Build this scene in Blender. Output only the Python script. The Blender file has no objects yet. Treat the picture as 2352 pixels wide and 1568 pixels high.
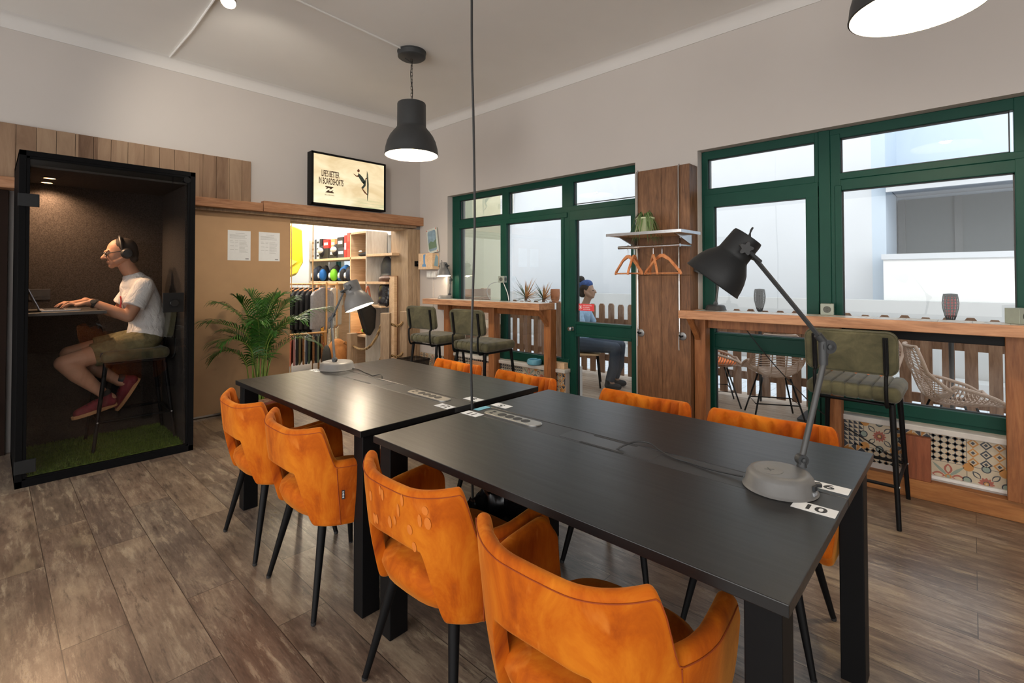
import bpy, bmesh, math, random
from mathutils import Vector, Matrix, Euler, noise
random.seed(7)
PI = math.pi
sc = bpy.context.scene
COL = sc.collection
def R(d): return math.radians(d)

# ------------------------------------------------------------------ materials
def srgb(r, g, b):
    f = lambda c: (c/255/12.92) if c/255 <= .04045 else ((c/255+.055)/1.055)**2.4
    return (f(r), f(g), f(b), 1)
class NT:
    def __init__(s, name):
        s.m = bpy.data.materials.new(name); s.m.use_nodes = True
        s.t = s.m.node_tree; s.b = s.t.nodes['Principled BSDF']; s.out = s.t.nodes['Material Output']
    def n(s, kind, **kw):
        nd = s.t.nodes.new(kind)
        for k, v in kw.items():
            if k in nd.inputs: nd.inputs[k].default_value = v
            else: setattr(nd, k, v)
        return nd
    def l(s, a, b): s.t.links.new(a, b)
    def coord(s, scale=(1, 1, 1), rot=(0, 0, 0), kind='Object', loc=(0, 0, 0)):
        tc = s.n('ShaderNodeTexCoord'); mp = s.n('ShaderNodeMapping')
        mp.inputs['Scale'].default_value = scale; mp.inputs['Rotation'].default_value = rot; mp.inputs['Location'].default_value = loc
        s.l(tc.outputs[kind], mp.inputs['Vector']); return mp.outputs['Vector']
    def ramp(s, fac, stops):
        r = s.n('ShaderNodeValToRGB'); e = r.color_ramp.elements
        while len(e) < len(stops): e.new(.5)
        for el, (p, c) in zip(e, stops): el.position = p; el.color = c
        s.l(fac, r.inputs['Fac']); return r.outputs['Color']
    def noise(s, vec, scale, detail=6, rough=.6, dist=0):
        nz = s.n('ShaderNodeTexNoise', Scale=scale, Detail=detail, Roughness=rough, Distortion=dist)
        if vec is not None: s.l(vec, nz.inputs['Vector'])
        return nz.outputs['Fac']
    def mix(s, fac, a, b, mode='MIX'):
        mx = s.n('ShaderNodeMix', data_type='RGBA', blend_type=mode)
        for sock, v in ((mx.inputs[0], fac), (mx.inputs[6], a), (mx.inputs[7], b)):
            if isinstance(v, (int, float, tuple)): sock.default_value = v
            else: s.l(v, sock)
        return mx.outputs[2]
    def bump(s, h, strength=.2, dist=.01):
        b = s.n('ShaderNodeBump', Strength=strength, Distance=dist); s.l(h, b.inputs['Height']); s.l(b.outputs['Normal'], s.b.inputs['Normal'])
    def base(s, c):
        if isinstance(c, tuple): s.b.inputs['Base Color'].default_value = c
        else: s.l(c, s.b.inputs['Base Color'])
    def set(s, **kw):
        for k, v in kw.items(): s.b.inputs[k.replace('_', ' ')].default_value = v
        return s
def plain(name, c, rough=.5, metal=0, spec=.5, var=.06, scale=30, bump=0):
    t = NT(name); nz = t.noise(t.coord(), scale, 3)
    lo = tuple(max(0, x*(1-var)) for x in c[:3])+(1,); hi = tuple(min(1, x*(1+var)) for x in c[:3])+(1,)
    t.base(t.ramp(nz, [(.3, lo), (.7, hi)])); t.set(Roughness=rough, Metallic=metal, Specular_IOR_Level=spec)
    if bump: t.bump(nz, bump, .004)
    return t.m
def wood(name, cols, axis='z', scale=1.0, rough=.55, bump=.15, spec=.4, grain=14):
    """cols: dark, mid, light; grain runs along axis"""
    t = NT(name); k = {'x': (.12, 1, 1), 'y': (1, .12, 1), 'z': (1, 1, .12)}[axis]
    v = t.coord(tuple(a*scale for a in k))
    n1 = t.noise(v, grain, 8, .62, 1.2); n2 = t.noise(v, grain*4.5, 4, .6, .4)
    c1 = t.ramp(n1, [(.28, cols[0]), (.5, cols[1]), (.75, cols[2])])
    c = t.mix(.35, c1, t.ramp(n2, [(.3, cols[0]), (.7, cols[2])]), 'MIX')
    t.base(c); t.set(Roughness=rough, Specular_IOR_Level=spec); t.bump(n2, bump, .003); return t.m
def emit(name, c, s):
    t = NT(name); t.base((0, 0, 0, 1)); t.set(Emission_Color=c, Emission_Strength=s); return t.m
def glassmat(name, tint=(1, 1, 1, 1), refl=.9, rough=0.0):
    t = NT(name); tr = t.n('ShaderNodeBsdfTransparent'); tr.inputs['Color'].default_value = tint
    gl = t.n('ShaderNodeBsdfGlossy', Roughness=rough); fr = t.n('ShaderNodeFresnel', IOR=1.45)
    mu = t.n('ShaderNodeMath', operation='MULTIPLY'); mu.inputs[1].default_value = refl; t.l(fr.outputs[0], mu.inputs[0])
    mx = t.n('ShaderNodeMixShader'); t.l(mu.outputs[0], mx.inputs[0]); t.l(tr.outputs[0], mx.inputs[1]); t.l(gl.outputs[0], mx.inputs[2])
    t.l(mx.outputs[0], t.out.inputs['Surface']); return t.m

# ------------------------------------------------------------------ mesh builder
class MB:
    def __init__(s): s.v = []; s.f = []; s.mi = []; s.cur = 0
    def add(s, vs, fs):
        b = len(s.v); s.v += [tuple(v) for v in vs]; s.f += [tuple(b+i for i in f) for f in fs]; s.mi += [s.cur]*len(fs); return s
    def box(s, x0, x1, y0, y1, z0, z1, M=None):
        vs = [Vector((x, y, z)) for z in (z0, z1) for x, y in ((x0, y0), (x1, y0), (x1, y1), (x0, y1))]
        if M is not None: vs = [M @ v for v in vs]
        return s.add(vs, [(3, 2, 1, 0), (4, 5, 6, 7), (0, 1, 5, 4), (1, 2, 6, 5), (2, 3, 7, 6), (3, 0, 4, 7)])
    def cbox(s, c, size, M=None):
        a = [(c[i]-size[i]/2, c[i]+size[i]/2) for i in range(3)]
        return s.box(*a[0], *a[1], *a[2], M=M)
    def prism(s, pts, y0, y1, plane='xz', M=None):
        """extrude 2-D outline; plane 'xz': pts (x,z) along y; 'xy': along z; 'yz': pts (y,z) along x"""
        mk = {'xz': lambda p, h: (p[0], h, p[1]), 'xy': lambda p, h: (p[0], p[1], h), 'yz': lambda p, h: (h, p[0], p[1])}[plane]
        n = len(pts); vs = [Vector(mk(p, y0)) for p in pts]+[Vector(mk(p, y1)) for p in pts]
        if M is not None: vs = [M @ v for v in vs]
        return s.add(vs, [tuple(range(n-1, -1, -1)), tuple(range(n, 2*n))]+[(i, (i+1) % n, n+(i+1) % n, n+i) for i in range(n)])
    def tube(s, path, r, n=8, caps=True, closed=False):
        P = [Vector(p) for p in path]; m = len(P)
        rs = r if isinstance(r, (list, tuple)) else [r]*m
        T = []
        for i in range(m):
            a = P[i-1] if (i > 0 or closed) else P[i]; b = P[(i+1) % m] if (i < m-1 or closed) else P[i]
            d = b-a; T.append(d.normalized() if d.length > 1e-9 else Vector((0, 0, 1)))
        up = Vector((0, 0, 1)) if abs(T[0].z) < .9 else Vector((1, 0, 0))
        X = T[0].cross(up).normalized(); vs = []
        for i in range(m):
            X = (X-T[i]*X.dot(T[i])); X = X.normalized() if X.length > 1e-6 else T[i].orthogonal().normalized()
            Y = T[i].cross(X)
            vs += [P[i]+(X*math.cos(2*PI*k/n)+Y*math.sin(2*PI*k/n))*rs[i] for k in range(n)]
        fs = []
        for i in range(m if closed else m-1):
            j = (i+1) % m
            fs += [(i*n+k, i*n+(k+1) % n, j*n+(k+1) % n, j*n+k) for k in range(n)]
        if caps and not closed: fs += [tuple(range(n-1, -1, -1)), tuple((m-1)*n+k for k in range(n))]
        return s.add(vs, fs)
    def lathe(s, prof, n=32, M=None, caps=True):
        """prof: (radius, z)"""
        vs = []; m = len(prof)
        for r, z in prof: vs += [Vector((r*math.cos(2*PI*k/n), r*math.sin(2*PI*k/n), z)) for k in range(n)]
        if M is not None: vs = [M @ v for v in vs]
        fs = [(i*n+k, i*n+(k+1) % n, (i+1)*n+(k+1) % n, (i+1)*n+k) for i in range(m-1) for k in range(n)]
        if caps:
            if prof[0][0] > 1e-6: fs.append(tuple(range(n-1, -1, -1)))
            if prof[-1][0] > 1e-6: fs.append(tuple((m-1)*n+k for k in range(n)))
        return s.add(vs, fs)
    def cyl(s, c, r, z0, z1, n=24): return s.lathe([(r, z0), (r, z1)], n, Matrix.Translation((c[0], c[1], 0)))
    def ell(s, c, rad, n=20, m=12, M=None):
        vs = [Vector((0, 0, -1))]; fs = []
        for i in range(1, m):
            a = -PI/2+PI*i/m
            vs += [Vector((math.cos(a)*math.cos(2*PI*k/n), math.cos(a)*math.sin(2*PI*k/n), math.sin(a))) for k in range(n)]
        vs.append(Vector((0, 0, 1)))
        S = Matrix.Diagonal((*rad, 1)); T = Matrix.Translation(c)
        MM = T @ (M if M is not None else Matrix()) @ S
        vs = [MM @ v for v in vs]
        fs += [(0, 1+(k+1) % n, 1+k) for k in range(n)]
        for i in range(m-2): fs += [(1+i*n+k, 1+i*n+(k+1) % n, 1+(i+1)*n+(k+1) % n, 1+(i+1)*n+k) for k in range(n)]
        L = len(vs)-1; b = 1+(m-2)*n
        fs += [(b+k, b+(k+1) % n, L) for k in range(n)]
        return s.add(vs, fs)
    def cap(s, a, b, ra, rb, n=16, flat=False):
        """tapered capsule from a to b"""
        a = Vector(a); b = Vector(b); d = (b-a); L = d.length
        q = d.to_track_quat('Z', 'Y').to_matrix().to_4x4(); M = Matrix.Translation(a) @ q
        if flat: prof = [(0.0001, 0), (ra, 0), (rb, L), (0.0001, L)]
        else:
            prof = [(max(ra*math.cos(t), 1e-4), ra*math.sin(t)) for t in [-PI/2+PI/2*i/5 for i in range(6)]]
            prof += [(max(rb*math.cos(t), 1e-4), L+rb*math.sin(t)) for t in [PI/2*i/5 for i in range(6)]]
        return s.lathe(prof, n, M, caps=True)
    def loft(s, rings, closed_u=True, caps=True):
        n = len(rings[0]); vs = [v for r in rings for v in r]; fs = []
        for i in range(len(rings)-1):
            for k in range(n if closed_u else n-1):
                fs.append((i*n+k, i*n+(k+1) % n, (i+1)*n+(k+1) % n, (i+1)*n+k))
        if caps and closed_u:
            fs.append(tuple(range(n-1, -1, -1))); fs.append(tuple((len(rings)-1)*n+k for k in range(n)))
        return s.add(vs, fs)
    def grid(s, f, nu, nv):
        vs = [Vector(f(i/nu, j/nv)) for j in range(nv+1) for i in range(nu+1)]
        return s.add(vs, [(j*(nu+1)+i, j*(nu+1)+i+1, (j+1)*(nu+1)+i+1, (j+1)*(nu+1)+i) for j in range(nv) for i in range(nu)])
    def build(s, name, mats, parent=None, smooth=False, bevel=0, sub=0, solid=0, world=False, remesh=0, seg=2, ang=40, fix=True):
        me = bpy.data.meshes.new(name); me.from_pydata(s.v, [], s.f)
        mats = mats if isinstance(mats, (list, tuple)) else [mats]
        for m in mats: me.materials.append(m)
        if len(mats) > 1: me.polygons.foreach_set('material_index', s.mi)
        if fix:
            bm = bmesh.new(); bm.from_mesh(me); bmesh.ops.recalc_face_normals(bm, faces=bm.faces); bm.to_mesh(me); bm.free()
        if smooth: me.polygons.foreach_set('use_smooth', [True]*len(me.polygons))
        me.update(); o = bpy.data.objects.new(name, me); COL.objects.link(o)
        if smooth and not sub and not remesh: me.set_sharp_from_angle(angle=R(ang))
        if remesh:
            m = o.modifiers.new('Remesh', 'REMESH'); m.mode = 'VOXEL'; m.voxel_size = remesh; m.use_smooth_shade = True
            m = o.modifiers.new('Smooth', 'SMOOTH'); m.iterations = 4; m.factor = .5
        if solid: m = o.modifiers.new('Solid', 'SOLIDIFY'); m.thickness = solid; m.offset = 0
        if bevel:
            m = o.modifiers.new('Bevel', 'BEVEL'); m.width = bevel; m.segments = seg; m.limit_method = 'ANGLE'; m.angle_limit = R(ang)
        if sub: m = o.modifiers.new('Sub', 'SUBSURF'); m.levels = m.render_levels = sub
        if parent is not None:
            o.parent = parent
            if world and not parent.get('_w'): o.matrix_parent_inverse = Matrix.Translation(-Vector(parent.location))
        if world and parent is not None: o['_w'] = 1
        return o
def thing(name, label, cat, loc=(0, 0, 0), rz=0, group=None):
    o = bpy.data.objects.new(name, None); COL.objects.link(o); o.location = loc; o.rotation_euler = (0, 0, rz); o.empty_display_size = .05
    return tag(o, label, cat, group)
def tag(o, label, cat, group=None, kind=None):
    o['label'] = label; o['category'] = cat
    if group: o['group'] = group
    if kind: o['kind'] = kind
    return o
def struct(o, label=None):
    o['kind'] = 'structure'
    if label: o['label'] = label
    return o
def lab(o, label): o['label'] = label; return o
def dup(root, loc=None, rz=None, label=None, group=None, rot=None):
    r = root.copy(); COL.objects.link(r)
    if loc is not None: r.location = loc
    if rz is not None: r.rotation_euler = (0, 0, rz)
    if rot is not None: r.rotation_euler = rot
    if label: r['label'] = label
    if group: r['group'] = group
    def rec(a, b):
        for ch in list(a.children):
            c = ch.copy(); COL.objects.link(c); c.parent = b; rec(ch, c)
    rec(root, r); return r
def text(s, size, mat, M, name='lettering', parent=None, extrude=.0006, align='CENTER', sx=1.0, world=True, bold=0):
    cu = bpy.data.curves.new(name, 'FONT'); cu.body = s; cu.size = size; cu.align_x = align; cu.align_y = 'CENTER'; cu.extrude = extrude; cu.offset = bold
    o = bpy.data.objects.new(name, cu); COL.objects.link(o)
    bpy.context.view_layer.update(); dg = bpy.context.evaluated_depsgraph_get()
    me = bpy.data.meshes.new_from_object(o.evaluated_get(dg)); bpy.data.objects.remove(o)
    me.transform(M @ Matrix.Diagonal((sx, 1, 1, 1))); me.materials.clear(); me.materials.append(mat)
    o = bpy.data.objects.new(name, me); COL.objects.link(o)
    if parent is not None:
        o.parent = parent
        if world:
            if not parent.get('_w'): o.matrix_parent_inverse = Matrix.Translation(-Vector(parent.location))
            o['_w'] = 1
    return o
def frameM(origin, xdir, ydir):
    x = Vector(xdir).normalized(); y = Vector(ydir); y = (y-x*y.dot(x)).normalized(); z = x.cross(y)
    M = Matrix((x, y, z)).transposed().to_4x4(); M.translation = Vector(origin); return M
def rrect(w, h, r, n=5):
    pts = []
    for cx, cy, a0 in ((w/2-r, h/2-r, 0), (-w/2+r, h/2-r, 90), (-w/2+r, -h/2+r, 180), (w/2-r, -h/2+r, 270)):
        pts += [(cx+r*math.cos(R(a0+90*i/n)), cy+r*math.sin(R(a0+90*i/n))) for i in range(n+1)]
    return pts
def bez(p, n=12):
    """smooth path through points (Catmull-Rom)"""
    P = [Vector(a) for a in p]; P = [P[0]*2-P[1]]+P+[P[-1]*2-P[-2]]; out = []
    for i in range(1, len(P)-2):
        for k in range(n):
            t = k/n; a, b, c, d = P[i-1:i+3]
            out.append(.5*((2*b)+(c-a)*t+(2*a-5*b+4*c-d)*t*t+(3*b-a-3*c+d)*t**3))
    out.append(P[-2]); return out
# ------------------------------------------------------------------ materials used in several places
def make_wallpaint(name, c, bump=1):
    t = NT(name); v = t.coord(); nz = t.noise(v, 1.3, 3); n2 = t.noise(v, 180, 3)
    t.base(t.ramp(nz, [(.3, tuple(x*.96 for x in c[:3])+(1,)), (.7, c)])); t.set(Roughness=.85, Specular_IOR_Level=.25)
    if bump: t.bump(n2, .06, .002)
    return t.m
M_WALL = make_wallpaint('plaster_warm', (.575, .53, .495, 1))
M_CEIL = make_wallpaint('plaster_ceiling', (.87, .85, .82, 1))
M_WHITE = plain('white_paint', (.8, .8, .78, 1), .5)
M_BLACK = plain('black_metal', (.005, .005, .0055, 1), .5, spec=.16)
M_BLACKP = plain('black_plastic', (.02, .02, .021, 1), .5)
M_DARKGREY = plain('dark_grey_lacquer', (.035, .037, .039, 1), .48)
M_LAMPGREY = plain('grey_lamp_lacquer', (.155, .15, .145, 1), .42)
M_CHROME = plain('brushed_chrome', (.62, .62, .63, 1), .22, 1.0)
M_STEEL = plain('steel', (.5, .5, .5, 1), .35, 1.0)
M_GREEN = plain('green_painted_aluminium', (.004, .050, .034, 1), .45, .0, .2, .05, 8)
M_PAPER = plain('white_paper', (.82, .84, .86, 1), .8, var=.02)
M_INK = plain('black_ink', (.02, .022, .025, 1), .7)
M_GREYINK = plain('grey_ink', (.35, .36, .38, 1), .8)
M_STONE = plain('pale_sill_stone', (.62, .585, .54, 1), .55, var=.12, scale=9)
M_OUTLET = plain('grey_green_plastic', (.30, .335, .285, 1), .5)
W_COUNTER = wood('counter_wood', (srgb(132, 86, 58), srgb(188, 134, 96), srgb(214, 166, 126)), 'y', 1, .5)
W_POST = wood('post_wood', (srgb(98, 56, 28), srgb(150, 92, 50), srgb(178, 120, 74)), 'z', 1, .5)
W_BEAM = wood('beam_wood', (srgb(120, 76, 48), srgb(172, 122, 86), srgb(196, 150, 116)), 'x', 1, .6)
W_DARK = wood('dark_oak_panel', (srgb(66, 42, 26), srgb(112, 76, 50), srgb(146, 106, 74)), 'z', 1, .5, grain=18)
W_GREYOAK = wood('grey_oak', (srgb(128, 104, 82), srgb(164, 138, 110), srgb(190, 166, 138)), 'z', 1, .6, grain=16)
W_PALE = wood('pale_shelf_wood', (srgb(196, 160, 120), srgb(222, 188, 150), srgb(236, 208, 176)), 'x', 1, .6, .05)
W_WHITEWASH = wood('whitewashed_board', (srgb(186, 176, 160), srgb(212, 204, 192), srgb(230, 226, 218)), 'z', 1, .6, .05)
W_PICKET = wood('picket_wood', (srgb(104, 76, 58), srgb(144, 110, 88), srgb(170, 138, 114)), 'z', 1, .8)
def plank_mat(name, cols, w):
    """vertical boards of width w along x, each its own tone"""
    t = NT(name); tc = t.n('ShaderNodeTexCoord'); sp = t.n('ShaderNodeSeparateXYZ'); t.l(tc.outputs['Object'], sp.inputs[0])
    d = t.n('ShaderNodeMath', operation='DIVIDE'); d.inputs[1].default_value = w; t.l(sp.outputs['X'], d.inputs[0])
    fl = t.n('ShaderNodeMath', operation='FLOOR'); t.l(d.outputs[0], fl.inputs[0])
    wn = t.n('ShaderNodeTexWhiteNoise', noise_dimensions='1D'); t.l(fl.outputs[0], wn.inputs['W'])
    mp = t.n('ShaderNodeMapping'); mp.inputs['Scale'].default_value = (1, 1, .13); t.l(tc.outputs['Object'], mp.inputs['Vector'])
    cb = t.n('ShaderNodeCombineXYZ'); t.l(fl.outputs[0], cb.inputs['Y']); t.l(cb.outputs[0], mp.inputs['Location'])
    n1 = t.noise(mp.outputs['Vector'], 13, 8, .62, 1.4)
    c = t.mix(.55, t.ramp(n1, [(.25, cols[0]), (.5, cols[1]), (.75, cols[2])]), t.ramp(wn.outputs['Value'], [(0, cols[0]), (.25, cols[1]), (1, cols[2])]))
    t.base(c); t.set(Roughness=.7, Specular_IOR_Level=.25); t.bump(n1, .2, .004); return t.m
M_PLANKS = plank_mat('weathered_planks', (srgb(92, 68, 52), srgb(140, 112, 90), srgb(166, 140, 114)), .124)
def floor_mat():
    t = NT('worn_vinyl_planks'); tc = t.n('ShaderNodeTexCoord'); sp = t.n('ShaderNodeSeparateXYZ'); t.l(tc.outputs['Object'], sp.inputs[0])
    cb = t.n('ShaderNodeCombineXYZ'); t.l(sp.outputs['Y'], cb.inputs['X']); t.l(sp.outputs['X'], cb.inputs['Y'])
    br = t.n('ShaderNodeTexBrick', offset=.37, offset_frequency=2); br.inputs['Color1'].default_value = (0, 0, 0, 1); br.inputs['Color2'].default_value = (1, 1, 1, 1)
    for k, v in (('Scale', 1), ('Mortar Size', .0016), ('Mortar Smooth', .1), ('Bias', 0), ('Brick Width', 1.22), ('Row Height', .196)): br.inputs[k].default_value = v
    t.l(cb.outputs[0], br.inputs['Vector'])
    # offset the grain per plank
    off = t.n('ShaderNodeVectorMath', operation='SCALE'); off.inputs['Scale'].default_value = 37; t.l(br.outputs['Color'], off.inputs[0])
    ad = t.n('ShaderNodeVectorMath', operation='ADD'); t.l(tc.outputs['Object'], ad.inputs[0]); t.l(off.outputs[0], ad.inputs[1])
    mp = t.n('ShaderNodeMapping'); mp.inputs['Scale'].default_value = (1, .30, 1); t.l(ad.outputs[0], mp.inputs['Vector'])
    mg = t.n('ShaderNodeMapping'); mg.inputs['Scale'].default_value = (1, .07, 1); t.l(ad.outputs[0], mg.inputs['Vector']); grain = t.noise(mg.outputs['Vector'], 70, 6, .65, .7)
    blot = t.noise(mp.outputs['Vector'], 5.0, 12, .76, .15); mf = t.n('ShaderNodeMapping'); mf.inputs['Scale'].default_value = (1, .15, 1); t.l(ad.outputs[0], mf.inputs['Vector']); fine = t.noise(mf.outputs['Vector'], 26, 9, .76, .25); big = t.noise(mp.outputs['Vector'], 2.2, 3)
    c = t.ramp(blot, [(.36, srgb(42, 36, 33)), (.45, srgb(98, 80, 68)), (.53, srgb(140, 121, 104)), (.63, srgb(192, 174, 148))])
    tone = t.ramp(br.outputs['Color'], [(0, srgb(74, 58, 50)), (.25, srgb(132, 106, 90)), (.5, srgb(104, 98, 94)), (.75, srgb(150, 128, 106)), (1, srgb(172, 152, 130))])
    c = t.mix(.42, c, tone)
    c = t.mix(t.ramp(fine, [(.53, (0, 0, 0, 1)), (.64, (.7, .7, .7, 1))]), c, srgb(208, 190, 162))
    c = t.mix(t.ramp(fine, [(.36, (.85, .85, .85, 1)), (.46, (0, 0, 0, 1))]), c, srgb(60, 50, 44))
    c = t.mix(.30, c, t.ramp(grain, [(.3, srgb(62, 50, 44)), (.55, srgb(128, 110, 94)), (.8, srgb(180, 162, 138))]))
    wv = t.n('ShaderNodeTexWave', wave_type='RINGS', rings_direction='X', Scale=5.5, Distortion=9, Detail=3); t.l(mp.outputs['Vector'], wv.inputs['Vector']); wv.inputs['Detail Scale'].default_value = 1.4
    sel = t.ramp(big, [(.56, (0, 0, 0, 1)), (.66, (.3, .3, .3, 1))])
    c = t.mix(sel, c, t.ramp(wv.outputs['Fac'], [(.2, srgb(84, 70, 56)), (.8, srgb(176, 158, 128))]))
    c = t.mix(t.ramp(br.outputs['Fac'], [(.0, (0, 0, 0, 1)), (.8, (.75, .75, .75, 1))]), c, srgb(44, 36, 31))
    t.base(c); ro = t.ramp(fine, [(.3, (.36, .36, .36, 1)), (.7, (.25, .25, .25, 1))]); t.l(ro, t.b.inputs['Roughness']); t.set(Specular_IOR_Level=.85)
    t.bump(fine, .05, .002); return t.m
M_FLOOR = floor_mat()
def table_mat():
    t = NT('black_stained_oak'); v = t.coord((1, .05, 1)); n = t.noise(v, 60, 6, .7, .6); v2 = t.coord((1, .16, 1)); n2 = t.noise(v2, 6, 5, .6, 1.4)
    c = t.ramp(n, [(.35, (.0025, .0025, .0028, 1)), (.7, (.0075, .0075, .008, 1))]); c = t.mix(t.ramp(n2, [(.4, (0, 0, 0, 1)), (.75, (.5, .5, .5, 1))]), c, (.0095, .0092, .0092, 1))
    t.base(c); t.set(Specular_IOR_Level=.6); t.l(t.ramp(n, [(.3, (.39, .39, .39, 1)), (.7, (.33, .33, .33, 1))]), t.b.inputs['Roughness']); t.bump(n, .06, .002); return t.m
M_TABLE = table_mat()
def velvet():
    t = NT('orange_velvet'); v = t.coord((1, 1, .6)); n = t.noise(v, 7, 6, .65, .9); n2 = t.noise(t.coord((1, 1, .45)), 16, 3, .5, .8); n3 = t.noise(t.coord(), 160, 2)
    c = t.ramp(n, [(.3, srgb(142, 56, 3)), (.5, srgb(186, 90, 6)), (.72, srgb(210, 122, 24))])
    c = t.mix(t.ramp(n2, [(.62, (0, 0, 0, 1)), (.74, (.45, .45, .45, 1))]), c, srgb(220, 134, 54))
    t.base(c); t.set(Roughness=.78, Specular_IOR_Level=.2, Sheen_Weight=.55, Sheen_Roughness=.35, Sheen_Tint=srgb(255, 190, 100)); t.bump(n3, .12, .002); return t.m
M_VELVET = velvet()
def olive():
    t = NT('olive_green_suede'); n = t.noise(t.coord(), 9, 6, .65, .6); n2 = t.noise(t.coord(), 200, 2)
    t.base(t.ramp(n, [(.3, srgb(62, 60, 42)), (.6, srgb(90, 86, 62)), (.8, srgb(112, 107, 80))])); t.set(Roughness=.72, Specular_IOR_Level=.25, Sheen_Weight=.2); t.bump(n2, .1, .001); return t.m
M_OLIVE = olive()
M_GLASS = glassmat('window_glass', (.97, .985, .98, 1), .5)
M_BOOTHGLASS = glassmat('booth_glass', (.98, .98, .98, 1), .8)
M_BULB = emit('bulb_glow', (1, .86, .66, 1), 14)
M_SHADEIN = plain('white_shade_lining', (.85, .83, .78, 1), .5)
# ================================================================== the room shell
XW, YB, ZC = 3.954, 5.395, 3.39
YR, XL = -3.4, -3.3           # rear wall and far side wall, behind the camera
f = MB().box(XL-.2, 4.25, YR-.2, 5.6, -.12, 0).build('floor', M_FLOOR); struct(f, 'worn brown and grey wood-look plank floor')
c = MB().box(XL-.2, 4.25, YR-.2, 5.6, ZC, ZC+.15).build('ceiling', M_CEIL); struct(c, 'pale plaster ceiling')
# back wall with the wide opening to the shop
OX0, OX1, OZ = 2.2, 3.80, 2.06
w = MB().box(XL-.2, XW+.3, YB, YB+.2, 2.06, ZC)
w.box(XL-.2, OX0, 5.50, YB+.2, 0, 2.06).box(OX1+.02, XW+.3, 5.47, YB+.2, 0, 2.06)
struct(w.build('wall_back', M_WALL), 'pale plaster wall above the timber beam')
# window wall
w = MB()
w.box(XW, 4.25, 4.82, YB, 0, ZC).box(XW, 4.25, 2.19, 4.82, 2.385, ZC).box(XW, 4.25, 1.624, 2.19, 0, ZC).box(XW, 4.25, -.30, 1.624, 2.39, ZC).box(XW, 4.25, YR-.2, -.30, 0, ZC)
w.box(3.965, 4.25, 2.98, 4.82, 0, .43).box(3.965, 4.25, -.30, .70, 0, .43)
struct(w.build('wall_window', M_WALL), 'pale plaster wall holding the two green windows')
struct(MB().box(.1, XW+.3, YR-.2, YR, 0, ZC).box(XL-.2, .1, YR-.2, YR, 2.9, ZC).box(XL-.2, .1, YR-.2, YR, 0, .3).build('wall_rear', plain('brown_board_wall', (.16, .10, .065, 1), .7)), 'brown boarded wall behind the camera')  # one side left open, out of view, to let more daylight in
w = MB().box(XL-.2, XL, YR, -2.6, 0, ZC).box(XL-.2, XL, 4.6, 5.6, 0, ZC).box(XL-.2, XL, -2.6, 4.6, 2.9, ZC).box(XL-.2, XL, -2.6, 4.6, 0, .3)  # unseen side opening, added so daylight fills the room
struct(w.build('wall_side', M_WALL), 'pale plaster wall with a wide opening added for fill daylight')
M_COVE = make_wallpaint('plaster_cove', (.70, .675, .65, 1))
# cove cornice
def cove(name, path, inward):
    m = MB(); prof = [(0, 0), (.006, .0)]+[(.006+.058*(1-math.cos(PI/2*i/6)), .012+.09*math.sin(PI/2*i/6)) for i in range(7)]+[(.075, .108), (0, .108)]
    a, b = path
    m.loft([[Vector(a)+Vector(inward)*d+Vector((0, 0, h)) for d, h in prof], [Vector(b)+Vector(inward)*d+Vector((0, 0, h)) for d, h in prof]])
    struct(m.build(name, M_COVE, smooth=True), 'plain plaster cove along the ceiling')
cove('trim_1', ((XL, YB, 3.282), (XW, YB, 3.282)), (0, -1, 0))
cove('trim_2', ((XW, YR, 3.282), (XW, YB, 3.282)), (-1, 0, 0))
# timber beam, opening lining and the rails under it
b = MB().box(-3.2, 1.93, 5.322, 5.50, 2.045, 2.13).box(1.933, XW+.005, 5.318, 5.50, 2.045, 2.155)
struct(b.build('trim_3', W_BEAM, bevel=.004), 'rough brown timber beam over the shop opening')
b = MB().box(1.0, 3.9, 5.40, 5.56, 2.015, 2.045).box(1.0, 3.9, 5.46, 5.72, 1.985, 2.015)
struct(b.build('trim_4', W_GREYOAK, bevel=.003), 'grey sliding track under the timber beam')
b = MB()
for i, (x0, x1) in enumerate(((3.765, 3.83), (3.833, 3.90), (3.903, XW-.002))): b.box(x0, x1, 5.40-.003*i, 5.80, 0, 2.0)
struct(b.build('trim_5', W_GREYOAK, bevel=.003), 'grey oak upright lining the shop opening')
b = MB(); x = -.90
while x < 1.80:
    x1 = min(x+.1148, 1.825); b.box(x+.0012, x1-.0012, 5.366+random.uniform(0, .004), YB, 2.10, 2.548); x = x1
struct(b.build('trim_6', M_PLANKS, bevel=.0015), 'row of weathered vertical planks above the booth')
# ------------------------------------------------------------------ green windows and doors
def frame(name, bars, label, panes, seals=()):
    m = MB()
    for i, (x0, x1, y0, y1, z0, z1) in enumerate(bars): m.box(x0-.0005*i, x1+.0005*i, y0, y1, z0, z1)
    o = struct(m.build(name, M_GREEN, bevel=.004), label)
    for (y0, y1, z0, z1) in panes:
        MB().box(4.058, 4.064, y0-.005, y1+.005, z0-.005, z1+.005).build('pane', M_GLASS, o)
        g = MB(); e = .006
        for a in ((y0, y1, z0, z0+e), (y0, y1, z1-e, z1), (y0, y0+e, z0, z1), (y1-e, y1, z0, z1)): g.box(4.052, 4.07, *a)
        g.build('seal', M_BLACKP, o)
    return o
FX0, FX1 = 4.03, 4.10
P1 = [(3.93, 4.675, 2.085, 2.32), (3.07, 3.83, 2.075, 2.315), (2.235, 2.93, 2.095, 2.32), (3.945, 4.67, .53, 1.97), (3.08, 3.86, .53, 1.965)]
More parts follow.
